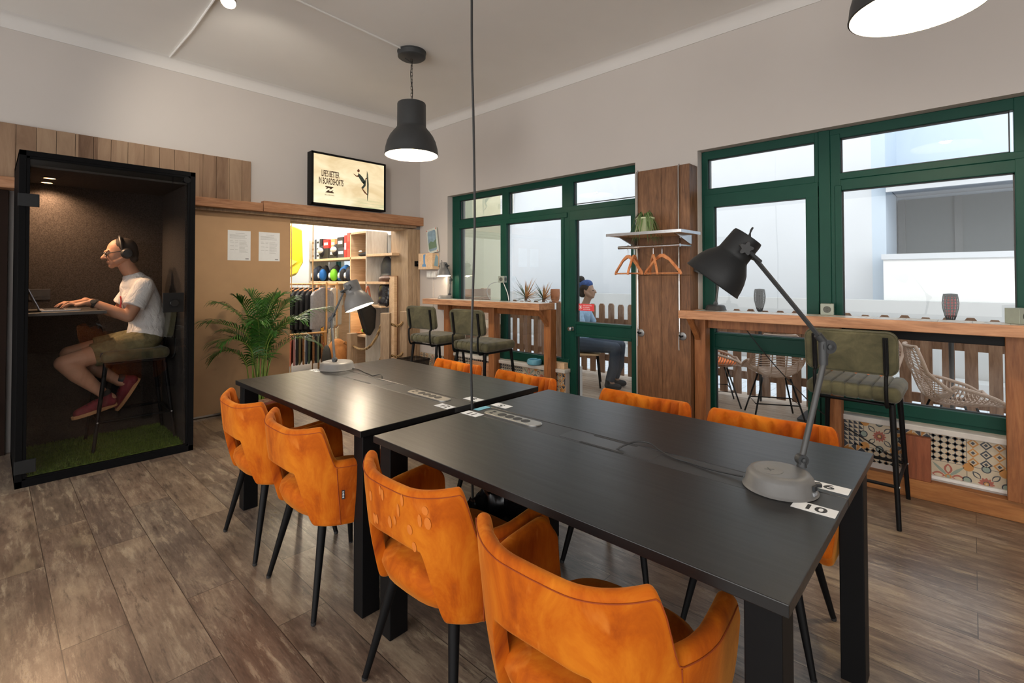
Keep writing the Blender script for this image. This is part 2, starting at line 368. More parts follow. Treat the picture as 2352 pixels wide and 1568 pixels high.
frame('window_1', [(FX0, FX1, 4.68, 4.815, .43, 2.384), (FX0, FX1, 2.93, 3.07, .0, 2.384), (FX0, FX1, 2.19, 4.815, 2.32, 2.384), (FX0, FX1, 2.19, 4.815, 2.0, 2.08),
      (FX0, FX1, 3.83, 3.93, 2.0, 2.384), (FX0-.012, FX1-.02, 3.855, 3.945, .43, 2.0), (FX0, FX1, 2.93, 4.815, .43, .50), (FX0-.01, FX1-.02, 2.98, 4.75, .445, .53),
      (FX0-.01, FX1-.02, 3.0, 4.75, 1.968, 2.02), (FX0-.01, FX1-.02, 4.67, 4.75, .45, 2.02), (FX0-.005, FX1, 3.04, 3.08, .43, 2.02), (FX0, FX1, 2.19, 2.235, 0, 2.384)],
      'green framed window beside the glazed green door', P1)
d1 = frame('door_1', [(FX0-.012, FX1-.01, 2.895, 2.965, .02, 2.03), (FX0-.012, FX1-.01, 2.20, 2.275, .02, 2.03), (FX0-.012, FX1-.01, 2.20, 2.965, 1.93, 2.03),
      (FX0-.006, FX1-.02, 2.275, 2.895, .79, .895), (FX0-.016, FX1-.01, 2.275, 2.895, .89, .915), (FX0-.016, FX1-.01, 2.275, 2.895, .77, .795), (FX0-.012, FX1-.01, 2.20, 2.965, .02, .12)],
      'green glazed door with a wide middle rail and round knob', [(2.275, 2.895, .91, 1.935), (2.275, 2.895, .12, .77)])
k = MB().lathe([(.0, 0), (.02, 0), (.02, .004), (.011, .006), (.010, .03), (.022, .036), (.026, .05), (.02, .064), (0, .068)], 20, Matrix.Translation((FX0-.012, 2.93, .845)) @ Matrix.Rotation(R(-90), 4, 'Y'))
k.build('door_knob', M_CHROME, d1, smooth=True)
P2 = [(.812, 1.572, 2.078, 2.321), (-.172, .653, 2.078, 2.317), (-.187, .65, .54, 1.955)]
frame('window_2', [(FX0, FX1, 1.572, 1.622, 0, 2.388), (FX0, FX1, -.30, 1.622, 2.32, 2.388), (FX0, FX1, .785, 1.622, 2.0, 2.078), (FX0-.01, FX1, .715, .785, .0, 2.388), (FX0, FX1, .785, .812, 2.0, 2.388),
      (FX0-.004, FX1-.01, -.30, .715, 2.03, 2.075), (FX0-.004, FX1-.01, .655, .715, .43, 2.35), (FX0, FX1, -.30, .715, 1.955, 2.03), (FX0-.012, FX1-.02, .65, .69, .445, 1.99), (FX0, FX1, -.30, -.187, .43, 2.388),
      (FX0, FX1, -.30, .715, .43, .475), (FX0-.012, FX1-.02, -.20, .69, .465, .54)], 'large green framed window behind the long counter', P2)
d2 = frame('door_2', [(FX0-.012, FX1-.01, 1.523, 1.60, .02, 2.03), (FX0-.012, FX1-.01, .79, .868, .02, 2.03), (FX0-.012, FX1-.01, .79, 1.60, 1.925, 2.03),
      (FX0-.006, FX1-.02, .868, 1.523, .785, .905), (FX0-.016, FX1-.01, .868, 1.523, .775, .795), (FX0-.016, FX1-.01, .868, 1.523, .895, .912), (FX0-.012, FX1-.01, .79, 1.60, .02, .12)],
      'dark green glazed door behind the long counter', [(.868, 1.523, .91, 1.93), (.868, 1.523, .12, .776)])
MB().lathe([(0, 0), (.02, 0), (.02, .005), (.01, .007), (.009, .03), (.023, .036), (.026, .05), (0, .066)], 20, Matrix.Translation((FX0-.012, .83, .845)) @ Matrix.Rotation(R(-90), 4, 'Y')).build('door_knob', plain('brass', (.45, .28, .12, 1), .35, 1), d2, smooth=True)
# stone sills
struct(MB().box(3.925, 4.04, 2.965, 4.84, .40, .436).build('trim_7', M_STONE, bevel=.005), 'pale stone sill under the small window')
struct(MB().box(3.925, 4.04, -.30, .74, .405, .44).build('trim_8', M_STONE, bevel=.005), 'pale stone sill under the big window')
# ------------------------------------------------------------------ patterned wall tiles
TC = [plain('tile_cream', srgb(196, 182, 158), .45), plain('tile_slate', srgb(62, 66, 74), .45), plain('tile_ochre', srgb(190, 134, 72), .45), plain('tile_rose', srgb(168, 98, 84), .45), plain('tile_sage', srgb(140, 152, 140), .45)]
def tilework(name, x, y1, y0, z0, z1, S, seed, label):
    """tiles on the plane x, from y1 down to y0 (towards the camera), each drawn as thin inlays"""
    m = MB(); rnd = random.Random(seed); nlay = [0]
    def poly(pts, ci, lay):
        m.cur = ci; xx = x-.0006*lay
        pp = []
        # clip to the tiled strip
        for a, b in pts: pp.append((min(max(a, y0), y1), min(max(b, z0), z1)))
        area = sum(pp[i][0]*pp[(i+1) % len(pp)][1]-pp[(i+1) % len(pp)][0]*pp[i][1] for i in range(len(pp)))
        if abs(area) > 1e-7: m.add([(xx, a, b) for a, b in (pp if area < 0 else pp[::-1])], [tuple(range(len(pp)))])
    def disc(cy, cz, r, ci, lay, n=20, ph=0): poly([(cy+r*math.cos(2*PI*k/n+ph), cz+r*math.sin(2*PI*k/n+ph)) for k in range(n)], ci, lay)
    def petal(cy, cz, a, r0, r1, w, ci, lay):
        d = Vector((math.cos(a), math.sin(a))); e = Vector((-d.y, d.x)); C = Vector((cy, cz))
        poly([tuple(C+d*(r0+(r1-r0)*t)+e*(s*w*math.sin(PI*min(1, t*1.02))**.8)) for s, ts in ((1, (0, .2, .4, .6, .8, 1)), (-1, (.8, .6, .4, .2))) for t in ts], ci, lay)
    rows = []; z = z1
    while z > z0+.01: rows.append((max(z-S, z0-S), z)); z -= S
    for ri, (za, zb) in enumerate(rows):
        y = y1; ci = 0
        while y > y0+.005:
            a, b = y-S, y; cy, cz = (a+b)/2, zb-S/2; za_ = zb-S; k = rnd.randrange(6) if seed else 0
            if seed == 1: k = [[5, 0, 1, 2, 3, 4, 2, 0], [1, 2, 5, 4, 0, 5, 3]][min(ri, 1)][ci % 7]
            h = S/2-.0012
            poly([(a, za_), (b, za_), (b, zb), (a, zb)], 1, 0)
            poly([(cy-h, cz-h), (cy+h, cz-h), (cy+h, cz+h), (cy-h, cz+h)], 0, 1)
            if k == 0:      # big flower
                for q in range(4):
                    A = PI/4+q*PI/2; disc(cy+S*.5*math.cos(q*PI/2), cz+S*.5*math.sin(q*PI/2), S*.13, 1, 2); disc(cy+S*.5*math.cos(q*PI/2), cz+S*.5*math.sin(q*PI/2), S*.095, 4, 3)
                    petal(cy, cz, A, S*.2, S*.5, S*.09, 1, 2); petal(cy, cz, A, S*.22, S*.46, S*.055, 0, 3); disc(cy+S*.66*math.cos(A), cz+S*.66*math.sin(A), S*.15, 2, 2)
                for q in range(12): petal(cy, cz, q*PI/6, S*.06, S*.22, S*.04, 3, 4)
                disc(cy, cz, S*.085, 1, 5); disc(cy, cz, S*.065, 2, 6); disc(cy, cz, S*.03, 0, 7)
            elif k == 1:    # pinwheels
                for i2 in range(2):
                    for j2 in range(2):
                        py, pz = cy+(i2-.5)*S/2, cz+(j2-.5)*S/2; q4 = S/4*.98
                        for q in range(4):
                            A = q*PI/2+(PI/4 if (i2+j2) % 2 else 0)
                            c1, s1 = math.cos(A), math.sin(A); rot = lambda u, v: (py+u*c1-v*s1, pz+u*s1+v*c1)
                            poly([(py, pz), rot(q4, 0), rot(q4, q4*.9)], 1 if q % 2 else 1, 2); poly([(py, pz), rot(q4*.9, q4), rot(q4*.2, q4)], 2, 2)
            elif k == 2:    # interlaced ovals
                n = 5; s5 = S/n
                for i2 in range(n):
                    for j2 in range(n):
                        py, pz = a+(i2+.5)*s5, za_+(j2+.5)*s5
                        if (i2+j2) % 2: poly([(py-s5*.3, pz-s5*.3), (py+s5*.3, pz-s5*.3), (py+s5*.3, pz+s5*.3), (py-s5*.3, pz+s5*.3)], 2, 2)
                        petal(py-s5*.5, pz, 0, 0, s5, s5*.2, 1, 3); petal(py, pz-s5*.5, PI/2, 0, s5, s5*.2, 1, 3)
            elif k == 3:    # chevron diamonds
                n = 3; s3 = S/n
                for i2 in range(n):
                    for j2 in range(n):
                        py, pz = a+(i2+.5)*s3, za_+(j2+.5)*s3
                        for rr, cc, ly in ((.5, 1 if i2 % 2 else 2, 2), (.32, 0, 3), (.18, 1, 4)): poly([(py-s3*rr, pz), (py, pz-s3*rr), (py+s3*rr, pz), (py, pz+s3*rr)], cc, ly)
            elif k == 4:    # leaf cross
                for q in range(4):
                    A = PI/4+q*PI/2; petal(cy, cz, A, 0, S*.62, S*.05, 4, 2); petal(cy, cz, q*PI/2, S*.08, S*.46, S*.12, 3, 2); petal(cy, cz, q*PI/2, S*.14, S*.4, S*.06, 0, 3)
                disc(cy, cz, S*.09, 2, 4); disc(cy, cz, S*.05, 4, 5)
            else:           # rows of triangles
                n = 6; s6 = S/n
                for i2 in range(n):
                    for j2 in range(n): poly([(a+i2*s6, za_+j2*s6), (a+(i2+1)*s6, za_+j2*s6), (a+(i2+1)*s6, za_+(j2+1)*s6)], 1, 2)
            y -= S; ci += 1
    return struct(m.build(name, TC, fix=False), label)
tilework('trim_9', 3.9649, .70, -.298, .148, .405, .166, 1, 'patterned cement tiles under the big window')
tilework('trim_10', 3.9649, 4.82, 2.985, .03, .40, .18, 5, 'patterned cement tiles under the small window')
tilework('trim_11', 3.9535, 5.39, 4.825, .03, .37, .18, 9, 'patterned tile dado in the corner')
struct(MB().box(3.945, 3.964, -.298, .20, .128, .146).build('trim_12', M_WHITE, bevel=.002), 'white plastic strip below the tiles')
# ================================================================== the two black desks
def desk(x0, x1, y0, y1, label, lid_y, strip_y, loc_label):
    cx, cy = (x0+x1)/2, (y0+y1)/2
    t = thing('desk', label, 'desk', (cx, cy, 0), 0, 'black bench desks'); hx, hy = (x1-x0)/2, (y1-y0)/2; sw = .0615; zt, th = .75, .026
    for a, b in ((-hx, -sw), (sw, hx)): MB().box(a, b, -hy, hy, zt-th, zt).build('tabletop', M_TABLE, t, bevel=.002)
    lab(MB().box(-sw+.0016, sw-.0016, -hy+.001, hy-.001, zt-th, zt-.0012).build('cable_channel', plain('black_laminate', (.024, .025, .027, 1), .42), t, bevel=.001), 'plain black strip between the two tops')
    # lid with two black slots
    ly = lid_y-cy
    lidm = MB().box(-.048, .048, ly-.19, ly+.19, zt-.0025, zt-.0004).build('cable_lid', plain('lid_laminate', (.030, .031, .034, 1), .36), t, bevel=.0006)
    for sx in (-1, 1): MB().box(sx*.048-.006, sx*.048+.006, ly-.09, ly+.09, zt-.002, zt+.0002).build('slot', M_INK, lidm)
    # socket strip: rounded steel plate, four round sockets and a usb module
    s0 = strip_y-cy; pl = MB().prism([(a, b+s0) for a, b in rrect(.064, .31, .0315, 8)], zt-.001, zt+.004, 'xy').build('socket_plate', plain('brushed_plate', (.42, .40, .36, 1), .35, .8), t, bevel=.0012)
    MB().prism([(a, b+s0) for a, b in rrect(.070, .316, .0345, 8)], zt-.001, zt+.0022, 'xy').build('plate_rim', M_STEEL, pl)
    for q in range(4):
        yy = s0-.078+q*.046
        MB().lathe([(.0205, zt+.0035), (.0205, zt+.0048), (.018, zt+.0048), (.0175, zt+.0042), (0, zt+.0042)], 24, Matrix.Translation((0, yy, 0))).build('socket', M_BLACKP, pl)
    MB().box(-.018, -.006, s0+.108, s0+.126, zt+.0035, zt+.0046).box(.004, .018, s0+.108, s0+.126, zt+.0035, zt+.0046).build('usb_port', M_INK, pl)
    # square legs and the steel underframe
    for sx in (-1, 1):
        for sy in (-1, 1):
            ax = sx*(hx-.06); ay = sy*(hy-.052); MB().box(ax-.04, ax+.04, ay-.035, ay+.035, 0, zt-th).build('leg', M_BLACK, t, bevel=.003)
    fm = MB()
    for sy in (-1, 1): fm.box(-hx+.1, hx-.1, sy*(hy-.052)-.02, sy*(hy-.052)+.02, zt-th-.05, zt-th)
    for sx in (-1, 1): fm.box(sx*(hx-.12)-.02, sx*(hx-.12)+.02, -hy+.08, hy-.08, zt-th-.05, zt-th)
    fm.build('underframe', M_BLACK, t)
    return t
T1 = (1.017, 2.085, .254, 1.686); T2 = (1.010, 2.100, 1.768, 3.201)
desk(*T1, 'black desk nearest the camera, carrying seat numbers 6 and 10', .975, 1.455, '')
desk(*T2, 'black desk by the shop opening, its top lit by a table lamp', 2.62, 2.047, '')
def sticker(num, x, y, group_label, flip):
    t = thing('seat_number_card', group_label, 'card', (x, y, .7503), 0, 'seat number cards on the desks')
    MB().box(-.0265, .0265, -.05, .05, 0, .0006).build('card', M_PAPER, t)
    M = Matrix.Translation((0, 0, .0007)) @ Matrix.Rotation(R(-90 if not flip else 90), 4, 'Z')
    o = text(num, .046, M_INK, M, 'number_lettering', t, .0001, sx=1.25, world=False, bold=.0012); return t
sticker('10', 1.483, .308, 'white card reading 10 on the near desk', False)
sticker('6', 1.662, .308, 'white card reading 6 at the near desk corner', False)
sticker('11', 1.480, 1.632, 'white card reading 11 at the end of the near desk', True)
sticker('5', 1.668, 1.632, 'white card reading 5 beside the hanging cable', True)
sticker('12', 1.478, 1.822, 'white card reading 12 at the front edge of the far desk', False)
sticker('8', 1.662, 1.822, 'white card reading 8 at the far desk edge', False)
sticker('13', 1.478, 3.146, 'white card reading 13 beside the grey table lamp', True)
sticker('7', 1.662, 3.146, 'white card behind the grey table lamp base', True)
tag(MB().box(1.535, 1.612, 1.648, 1.684, .7502, .7508).build('blue_card', plain('blue_print', srgb(120, 190, 214), .6)), 'small blue card under the hanging cable at the desk end', 'card')
# ================================================================== orange velvet armchairs
def sstep(a, b, t):
    t = max(0., min(1., (t-a)/(b-a))); return t*t*(3-2*t)
def make_chair():
    """origin on the floor under the seat centre, the sitter looks along +x"""
    t = thing('armchair', 'orange velvet armchair', 'chair', (0, 0, 0))
    # plan of the shell: a U from the tip of one arm round the back to the other
    ax, hw, rb, rc = .165, .272, -.205, .20
    def plan(s):     # s in metres from the middle of the back, positive to +y
        sg = 1 if s >= 0 else -1; s = abs(s); flat = hw-rc
        if s < flat: p, nrm = (rb+.012*(s/flat)**2*0, s), (-1, 0)
        elif s < flat+rc*PI/2:
            q = (s-flat)/rc; p = (rb+rc-rc*math.cos(q), flat+rc*math.sin(q)); nrm = (-math.cos(q), math.sin(q))
        else:
            L = s-flat-rc*PI/2; p = (rb+rc+L, hw-.03*(L/.2)**2*.4); nrm = (0, 1)
        return Vector((p[0], p[1]*sg)), Vector((nrm[0], nrm[1]*sg))
    flat = hw-rc; S = flat+rc*PI/2+(ax-(rb+rc))
    sc_ = flat+rc*.90            # where the back's top corner sits
    def top(s):
        s = abs(s); up = 1-sstep(sc_-.006, sc_+.034, s)
        base = .622+.012*sstep(sc_+.08, S, s)
        tip = .05*sstep(S-.06, S, s)**2
        return base-tip+(.744-.622)*up+.024*min(1, s/sc_)**2.2*up
    def bot(s):
        s = abs(s); k = 1-sstep(.125, .172, s)
        return .352+(.565-.352)*k+.055*sstep(S-.09, S, s)**2-.0*k
    def thick(s, z): return .050-.012*sstep(.6, .76, z)
    ss = [-S+2*S*i/150 for i in range(151)]
    def ring(s, inner_groove=True):
        p, n = plan(s); zt, zb = top(s), bot(s); out = []
        back = max(0, -n.x)
        def pos(z, d):
            lean = -.062*back*((z-.36)/.40)+.014*(1-back)*((z-.36)/.30)*0 ; side = .018*(z-.36)/.3*(1-back)
            fl = .016*sstep(.60, .74, z)*(1-abs(2*back-1)); bul = fl+.012*math.sin(PI*max(0, min(1, (z-.36)/.4)))
            q = p+n*(d+bul+side); return Vector((q.x+lean, q.y, z))
        T = thick(s, zt); r = T/2
        Z = [zb+.010]+[zb+.02+(zt-r-zb-.02)*k/7 for k in range(8)]
        for z in Z: out.append(pos(z, 0))
        for q in range(1, 6): a = PI*q/6; out.append(pos(zt-r+r*math.sin(a), -r+r*math.cos(a)))
        for z in Z[::-1]:
            g = 0
            if back > .05 and z > .50: g = .020*(1-abs(math.sin(PI*s/.066)))**2*sstep(-.02, .02, (zt-r)-z+.02)
            out.append(pos(z, -T-.012*back*math.sin(PI*max(0, min(1, (z-.5)/.27)))+g))
        out.append(pos(zb, -T*.75)); out.append(pos(zb, -T*.25)); return out
    m = MB(); m.loft([ring(s) for s in ss]); sh = m.build('shell', M_VELVET, t, smooth=True, sub=1)
    global CHAIR_RING, CHAIR_PLAN
    CHAIR_RING, CHAIR_PLAN = ring, plan
    # piped seams: along the top edge outside and down between back and arm
    M_SEAM = plain('dark_orange_piping', srgb(150, 62, 6), .8)
    for sgn in (-1, 1):
        s = sgn*(sc_+.034); rr = ring(s)[0:9]; MB().tube([v+Vector((plan(s)[1].x, plan(s)[1].y, 0))*.0008 for v in rr], .0016, 5).build('seam', M_SEAM, sh, smooth=True)
    pm = MB(); pm.tube([(lambda v, n: v+Vector((n.x, n.y, 0))*.0006)(ring(s)[8]+Vector((0, 0, .002)), plan(s)[1]) for s in ss[6:-6]], .0014, 5)
    pm.build('seam', M_SEAM, sh, smooth=True)
    # seat: deep rounded cushion
    m = MB()
    for zz in (0,):
        prof = [(0, .362), (.74, .362), (.93, .384), (1.0, .425), (.97, .456), (.86, .474), (.5, .482), (0, .484)]
        rings = []; N = 40
        for r_, z in prof:
            rg = []
            for k in range(N):
                a = 2*PI*k/N; c, s_ = math.cos(a), math.sin(a); e = .62
                rg.append(Vector((.012+.222*r_*math.copysign(abs(c)**e, c), .214*r_*math.copysign(abs(s_)**e, s_), z)))
            rings.append(rg)
        m.loft(rings, caps=False)
    m.build('seat', M_VELVET, t, smooth=True, ang=180)
    MB().prism([(x*.72+.01, y*.72) for x, y in rrect(.42, .42, .12, 6)], .358, .378, 'xy').build('seat_base', M_BLACKP, t)
    for sx in (-1, 1):
        for sy in (-1, 1):
            l = MB().tube([(sx*.135+.01, sy*.145, .372), (sx*.200, sy*.222, .012)], [.0185, .0105], 14).build('leg', M_BLACK, t, smooth=True)
            MB().lathe([(.0085, 0), (.0105, .003), (.0105, .014)], 12, Matrix.Translation((sx*.2012, sy*.2235, 0))).build('foot_cap', M_BLACKP, l)
    # small woven label in the seam of one arm
    s = -(sc_+.048); v = ring(s)[4]; p, n = plan(s); d = Vector((-n.y, n.x))
    n3 = Vector((n.x, n.y, 0)); t3 = Vector((n.y, -n.x, 0))
    M = Matrix((t3, Vector((0, 0, 1)), n3)).transposed().to_4x4(); M.translation = v+n3*.004+Vector((0, 0, .02))
    lb = MB().cbox((0, 0, 0), (.011, .036, .002), M).build('woven_label', M_INK, t)
    wm = MB()
    for q in range(5): wm.cbox((0, -.011+q*.0055, .0012), (.006-.0015*(q % 2), .003, .0004), M)
    lab(wm.build('stitching', M_PAPER, lb), 'white stitched letters')
    return t
chair0 = make_chair()
G = 'orange velvet armchairs round the desks'
CH = [(1.045, .688, 2, 'orange velvet armchair nearest the camera, showing its broad back'),
      (1.088, 1.292, 1, 'orange armchair with pale finger marks across its back'),
      (1.084, 2.118, 0, 'second orange armchair from the black booth, at the far desk'),
      (1.080, 2.708, -1, 'orange armchair nearest the black booth'),
      (2.09, .632, 182, 'orange armchair facing us behind the black task lamp arm'),
      (2.085, 1.218, 180, 'orange armchair facing us in front of the wooden coat panel'),
      (2.085, 2.015, 180, 'orange armchair facing us at the far desk, behind the hanging cable'),
      (2.095, 2.660, 180, 'orange armchair facing us closest to the shop opening')]
for i, (x, y, r, l) in enumerate(CH):
    if i == 0: chair0.location = (x, y, 0); chair0.rotation_euler = (0, 0, R(r)); tag(chair0, l, 'chair', G)
    else:
        d_ = dup(chair0, (x, y, 0), R(r), l, G)
        if i == 1:
            m = MB(); rnd = random.Random(21)
            for k in range(15):
                s0 = .10-.27*k/14+rnd.uniform(-.01, .01); z0 = .675-.05*math.sin(k*1.3)-.02*(k % 3); a_, b_ = rnd.uniform(.006, .010), rnd.uniform(.011, .02); vs = []
                def P_(s_, z_):
                    rr = CHAIR_RING(s_); j = min(range(1, 8), key=lambda q: abs(rr[q].z-z_)); j2 = j+1 if rr[j].z < z_ else j-1; t_ = (z_-rr[j].z)/(rr[j2].z-rr[j].z); n_ = CHAIR_PLAN(s_)[1]
                    return rr[j].lerp(rr[j2], t_)+Vector((n_.x, n_.y, 0))*.0016
                m.add([P_(s0, z0)]+[P_(s0+a_*math.cos(2*PI*q/12), z0+b_*math.sin(2*PI*q/12)) for q in range(12)], [(0, 1+q, 1+(q+1) % 12) for q in range(12)])
            lab(m.build('nap_marking', plain('brushed_nap', srgb(206, 116, 38), .9), d_, smooth=True), 'pale finger marks brushed into the nap')
# waste bin with black liner under the near desk
t = thing('waste_bin', 'black waste bin with crumpled liner under the near desk', 'bin', (1.55, 1.515, 0))
MB().lathe([(0, .0), (.125, 0), (.15, .36), (.146, .36), (.122, .006), (0, .006)], 32).build('bucket', M_BLACK, t, smooth=True)
m = MB(); rnd = random.Random(3)
rings = []
for k, (r_, z) in enumerate([(.153, .30), (.158, .33), (.160, .362), (.150, .374), (.135, .36), (.12, .30), (.10, .2), (.05, .12)]):
    rings.append([Vector(((r_+rnd.uniform(-.009, .009))*math.cos(2*PI*i/44), (r_+rnd.uniform(-.009, .009))*math.sin(2*PI*i/44), z+rnd.uniform(-.02, .012))) for i in range(44)])
m.loft(rings, caps=False)
lab(m.build('liner', plain('black_film', (.016, .017, .022, 1), .18, spec=.9), t, smooth=True, ang=25), 'crumpled shiny black bag')
M_ARMG = plain('mid_grey_lacquer', (.06, .06, .059, 1), .45)
# ================================================================== pendants and task lamps
PENDANTS = [(2.585, 3.655, 2.452, 75), (2.601, .149, 2.455, 70)]
LAMPS = []
SPOTS = []
def pendant(x, y, zr, label):
    t = thing('pendant_lamp', label, 'lamp', (x, y, zr), 0, 'dark grey bell pendants')
    Z = ZC-zr
    MB().lathe([(0, Z-.062), (.105, Z-.062), (.122, Z-.05), (.125, Z-.012), (.128, Z-.010), (.128, Z), (0, Z)], 40).build('ceiling_canopy', M_DARKGREY, t, smooth=True)
    prof = [(.236, 0), (.239, .004), (.236, .012), (.231, .06), (.216, .12), (.19, .175), (.16, .215), (.141, .236), (.136, .245), (.131, .25), (.128, .262), (.126, .46), (.122, .470), (0, .472)]
    sh = MB().lathe(prof, 56, caps=False).build('lamp_shade', M_DARKGREY, t, smooth=True)
    inn = [(r-.004, z) for r, z in prof[:-2]]+[(.12, .462), (0, .462)]
    lab(MB().lathe(inn, 56, caps=False).build('shade_lining', M_SHADEIN, sh, smooth=True), 'white inner face of the shade')
    MB().ell((0, 0, .12), (.05, .05, .055)).build('bulb', M_BULB, t, smooth=True); MB().cyl((0, 0), .022, .17, .46).build('lamp_holder', M_WHITE, t)
    ch = MB(); n = 13; z0, z1 = .470, Z-.062
    for i in range(n):
        zc = z0+(z1-z0)*(i+.5)/n; h = (z1-z0)/n*.62; w = .0085; a = i % 2
        pts = [(w*c if not a else 0, w*c if a else 0, zc+h*s) for c, s in ((-1, -.7), (-1, .7), (-.5, 1), (.5, 1), (1, .7), (1, -.7), (.5, -1), (-.5, -1))]
        ch.tube(pts, .0017, 6, closed=True)
    ch.build('chain', M_BLACK, t, smooth=True)
    MB().tube(bez([(0, 0, .47), (.014, .006, .47+.12), (-.012, .0, .47+.26), (.008, .006, .47+.36), (.0, .0, Z-.10), (-.05, .035, Z-.06)], 8), .0032, 6).build('lamp_cord', M_BLACKP, t, smooth=True)
    return t
pendant(*PENDANTS[0][:3], 'dark grey bell pendant hanging from its chain near the room corner')
pendant(*PENDANTS[1][:3], 'large dark pendant cut off by the top edge of the photo')
def task_lamp(name, label, base, joint, elbow, head, axis, M_C, M_ARM, lit, sr=.088, base_r=.112, base_h=.052, charge=True, group=None, inner=None, arm_r=(.0085, .0075)):
    """base: centre on the desk; joint/elbow/head world points; axis: direction the opening looks"""
    b = Vector(base); t = thing(name, label, 'lamp', b, 0, group)
    W = lambda p: Vector(p)-b
    r = base_r
    bs = MB().lathe([(0, 0), (r, 0), (r+.002, .004), (r-.002, .008), (r-.008, base_h*.72), (r-.016, base_h*.93), (r-.03, base_h), (r*.62, base_h*.985), (0, base_h*.985)], 56).build('lamp_base', M_C, t, smooth=True)
    MB().lathe([(r+.0015, 0), (r+.004, .002), (r+.0015, .005)], 56, caps=False).build('base_rim', M_C, bs, smooth=True)
    if charge:
        MB().lathe([(0, base_h), (.036, base_h), (.036, base_h-.002)], 40, Matrix.Translation((-.018, .022, 0)), caps=False).build('charging_pad', plain('pad_grey', (.18, .175, .17, 1), .55), bs, smooth=True)
        c = MB(); M = Matrix.Translation((-.018, .022, base_h+.0004)) @ Matrix.Rotation(R(35), 4, 'Z'); c.cbox((0, 0, 0), (.026, .0035, .0006), M).cbox((0, 0, 0), (.0035, .026, .0006), M)
        c.build('cross_mark', plain('mark_grey', (.10, .10, .10, 1), .6), bs)
        a = R(-98); M = Matrix.Translation((math.cos(a)*(r-.002), math.sin(a)*(r-.002), base_h*.42)) @ Matrix.Rotation(a, 4, 'Z')
        MB().cbox((0, 0, .006), (.006, .018, .013), M).build('usb_port', M_INK, bs); MB().cbox((0, 0, -.009), (.005, .02, .009), M).build('rating_label', M_GREYINK, bs)
        MB().cbox((0, 0, 0), (.03, .016, .012), Matrix.Translation((.05, -.080, .016)) @ Matrix.Rotation(R(-55), 4, 'Z')).build('cord_plug', M_BLACKP, bs, bevel=.003)
    J, E, H = W(joint), W(elbow), W(head)
    side = (E-J).cross(H-E).normalized()
    def knuckle(p, rad, ln, nm='pivot'):
        M = Matrix.Translation(p) @ side.to_track_quat('Z', 'Y').to_matrix().to_4x4()
        k = MB().lathe([(0, -ln/2-.004), (rad*.45, -ln/2-.004), (rad*.45, -ln/2), (rad, -ln/2), (rad, ln/2), (rad*.45, ln/2), (rad*.45, ln/2+.006), (0, ln/2+.008)], 20, M)
        return k.build(nm, M_ARM, t, smooth=True)
    top = Vector((J.x, J.y, base_h*.95)); MB().tube([top, J-Vector((0, 0, .004))], [.014, .012], 16).build('base_bracket', M_ARM, t, smooth=True)
    knuckle(J, .016, .020); knuckle(E, .020, .024)
    MB().tube([J, E], arm_r[0], 14).build('lower_arm', M_ARMG, t, smooth=True); MB().tube([E, H], arm_r[1], 4).build('upper_arm', M_ARM, t, bevel=.001)
    k = MB().tube([E-(E-J).normalized()*.055, E+(H-E).normalized()*.02], .0125, 12).tube([E-(J-E).normalized()*.0, E+(H-E).normalized()*.045], .0115, 12); k.build('elbow_sleeve', M_ARM, t, smooth=True)
    # shade: bell with a drum neck
    A = Vector(axis).normalized(); q = (-A).to_track_quat('Z', 'Y').to_matrix().to_4x4()
    L = sr*2.05; cap_c = H  # pivot sits beside the neck
    off = (H-E).normalized(); perp = (off-A*off.dot(A)); perp = perp.normalized() if perp.length > 1e-3 else Vector((1, 0, 0))
    neck_r = sr*.545
    org = H-(-A)*(sr*1.42) - perp*0
    org = org + (perp*(neck_r+.012) if off.dot(perp) > 0 else -perp*(neck_r+.012))
    M = Matrix.Translation(org) @ q
    k = sr/.088
    prof = [(.0875, 0), (.0895, .0025), (.0875, .006), (.0850, .022), (.0790, .045), (.0690, .068), (.0560, .086), (.0500, .094), (.0482, .0975), (.0475, .102), (.0455, .160), (.0435, .166), (.0, .168)]
    prof = [(a*k, z*k) for a, z in prof]
    sh = MB().lathe(prof, 48, M, caps=False).build('lamp_shade', M_C if not inner else inner, t, smooth=True)
    lab(MB().lathe([(max(a-.0022*k, 0), z) for a, z in prof[:-2]]+[(.042*k, .163*k), (0, .163*k)], 48, M, caps=False).build('shade_lining', M_SHADEIN, sh, smooth=True), 'white inner face of the shade')
    if lit:
        MB().ell((0, 0, 0), (.026*k, .026*k, .03*k), M=None).build('bulb', M_BULB, t, smooth=True).location = M @ Vector((0, 0, .045*k))
        wp = M @ Vector((0, 0, .012*k))+b; LAMPS.append((wp, lit, (1, .82, .60), .025))
    # forked bracket, wing knob and cord loop on the neck
    nk = M @ Vector((0, 0, .13*k)); fk = MB()
    sd = A.cross(perp).normalized()
    for sg in (-1, 1): fk.tube([H, H-perp*0+sd*sg*neck_r*.9, nk+sd*sg*(neck_r+.004)], .0055*k, 8)
    fk.build('fork', M_ARM, t, smooth=True)
    for sg in (-1, 1):
        Mk = Matrix.Translation(nk+sd*sg*(neck_r+.010)) @ (sd*sg).to_track_quat('Z', 'Y').to_matrix().to_4x4()
        kb = MB(); pts = [((.016+.004*math.cos(5*a_))*math.cos(a_)*k, (.016+.004*math.cos(5*a_))*math.sin(a_)*k) for a_ in [2*PI*i/40 for i in range(40)]]
        kb.prism(pts, 0, .011*k, 'xy', Mk); kb.build('wing_knob', M_BLACKP, t, smooth=True, ang=35)
    tp = M @ Vector((.012, 0, .168*k)); MB().tube(bez([tp, tp-A*.028+perp*.006, tp-A*.014-off*.02+perp*.02, H+off*.012, H-off*.05+A*.004], 8), .0024, 6).build('lamp_cord', M_BLACKP, t, smooth=True)
    return t
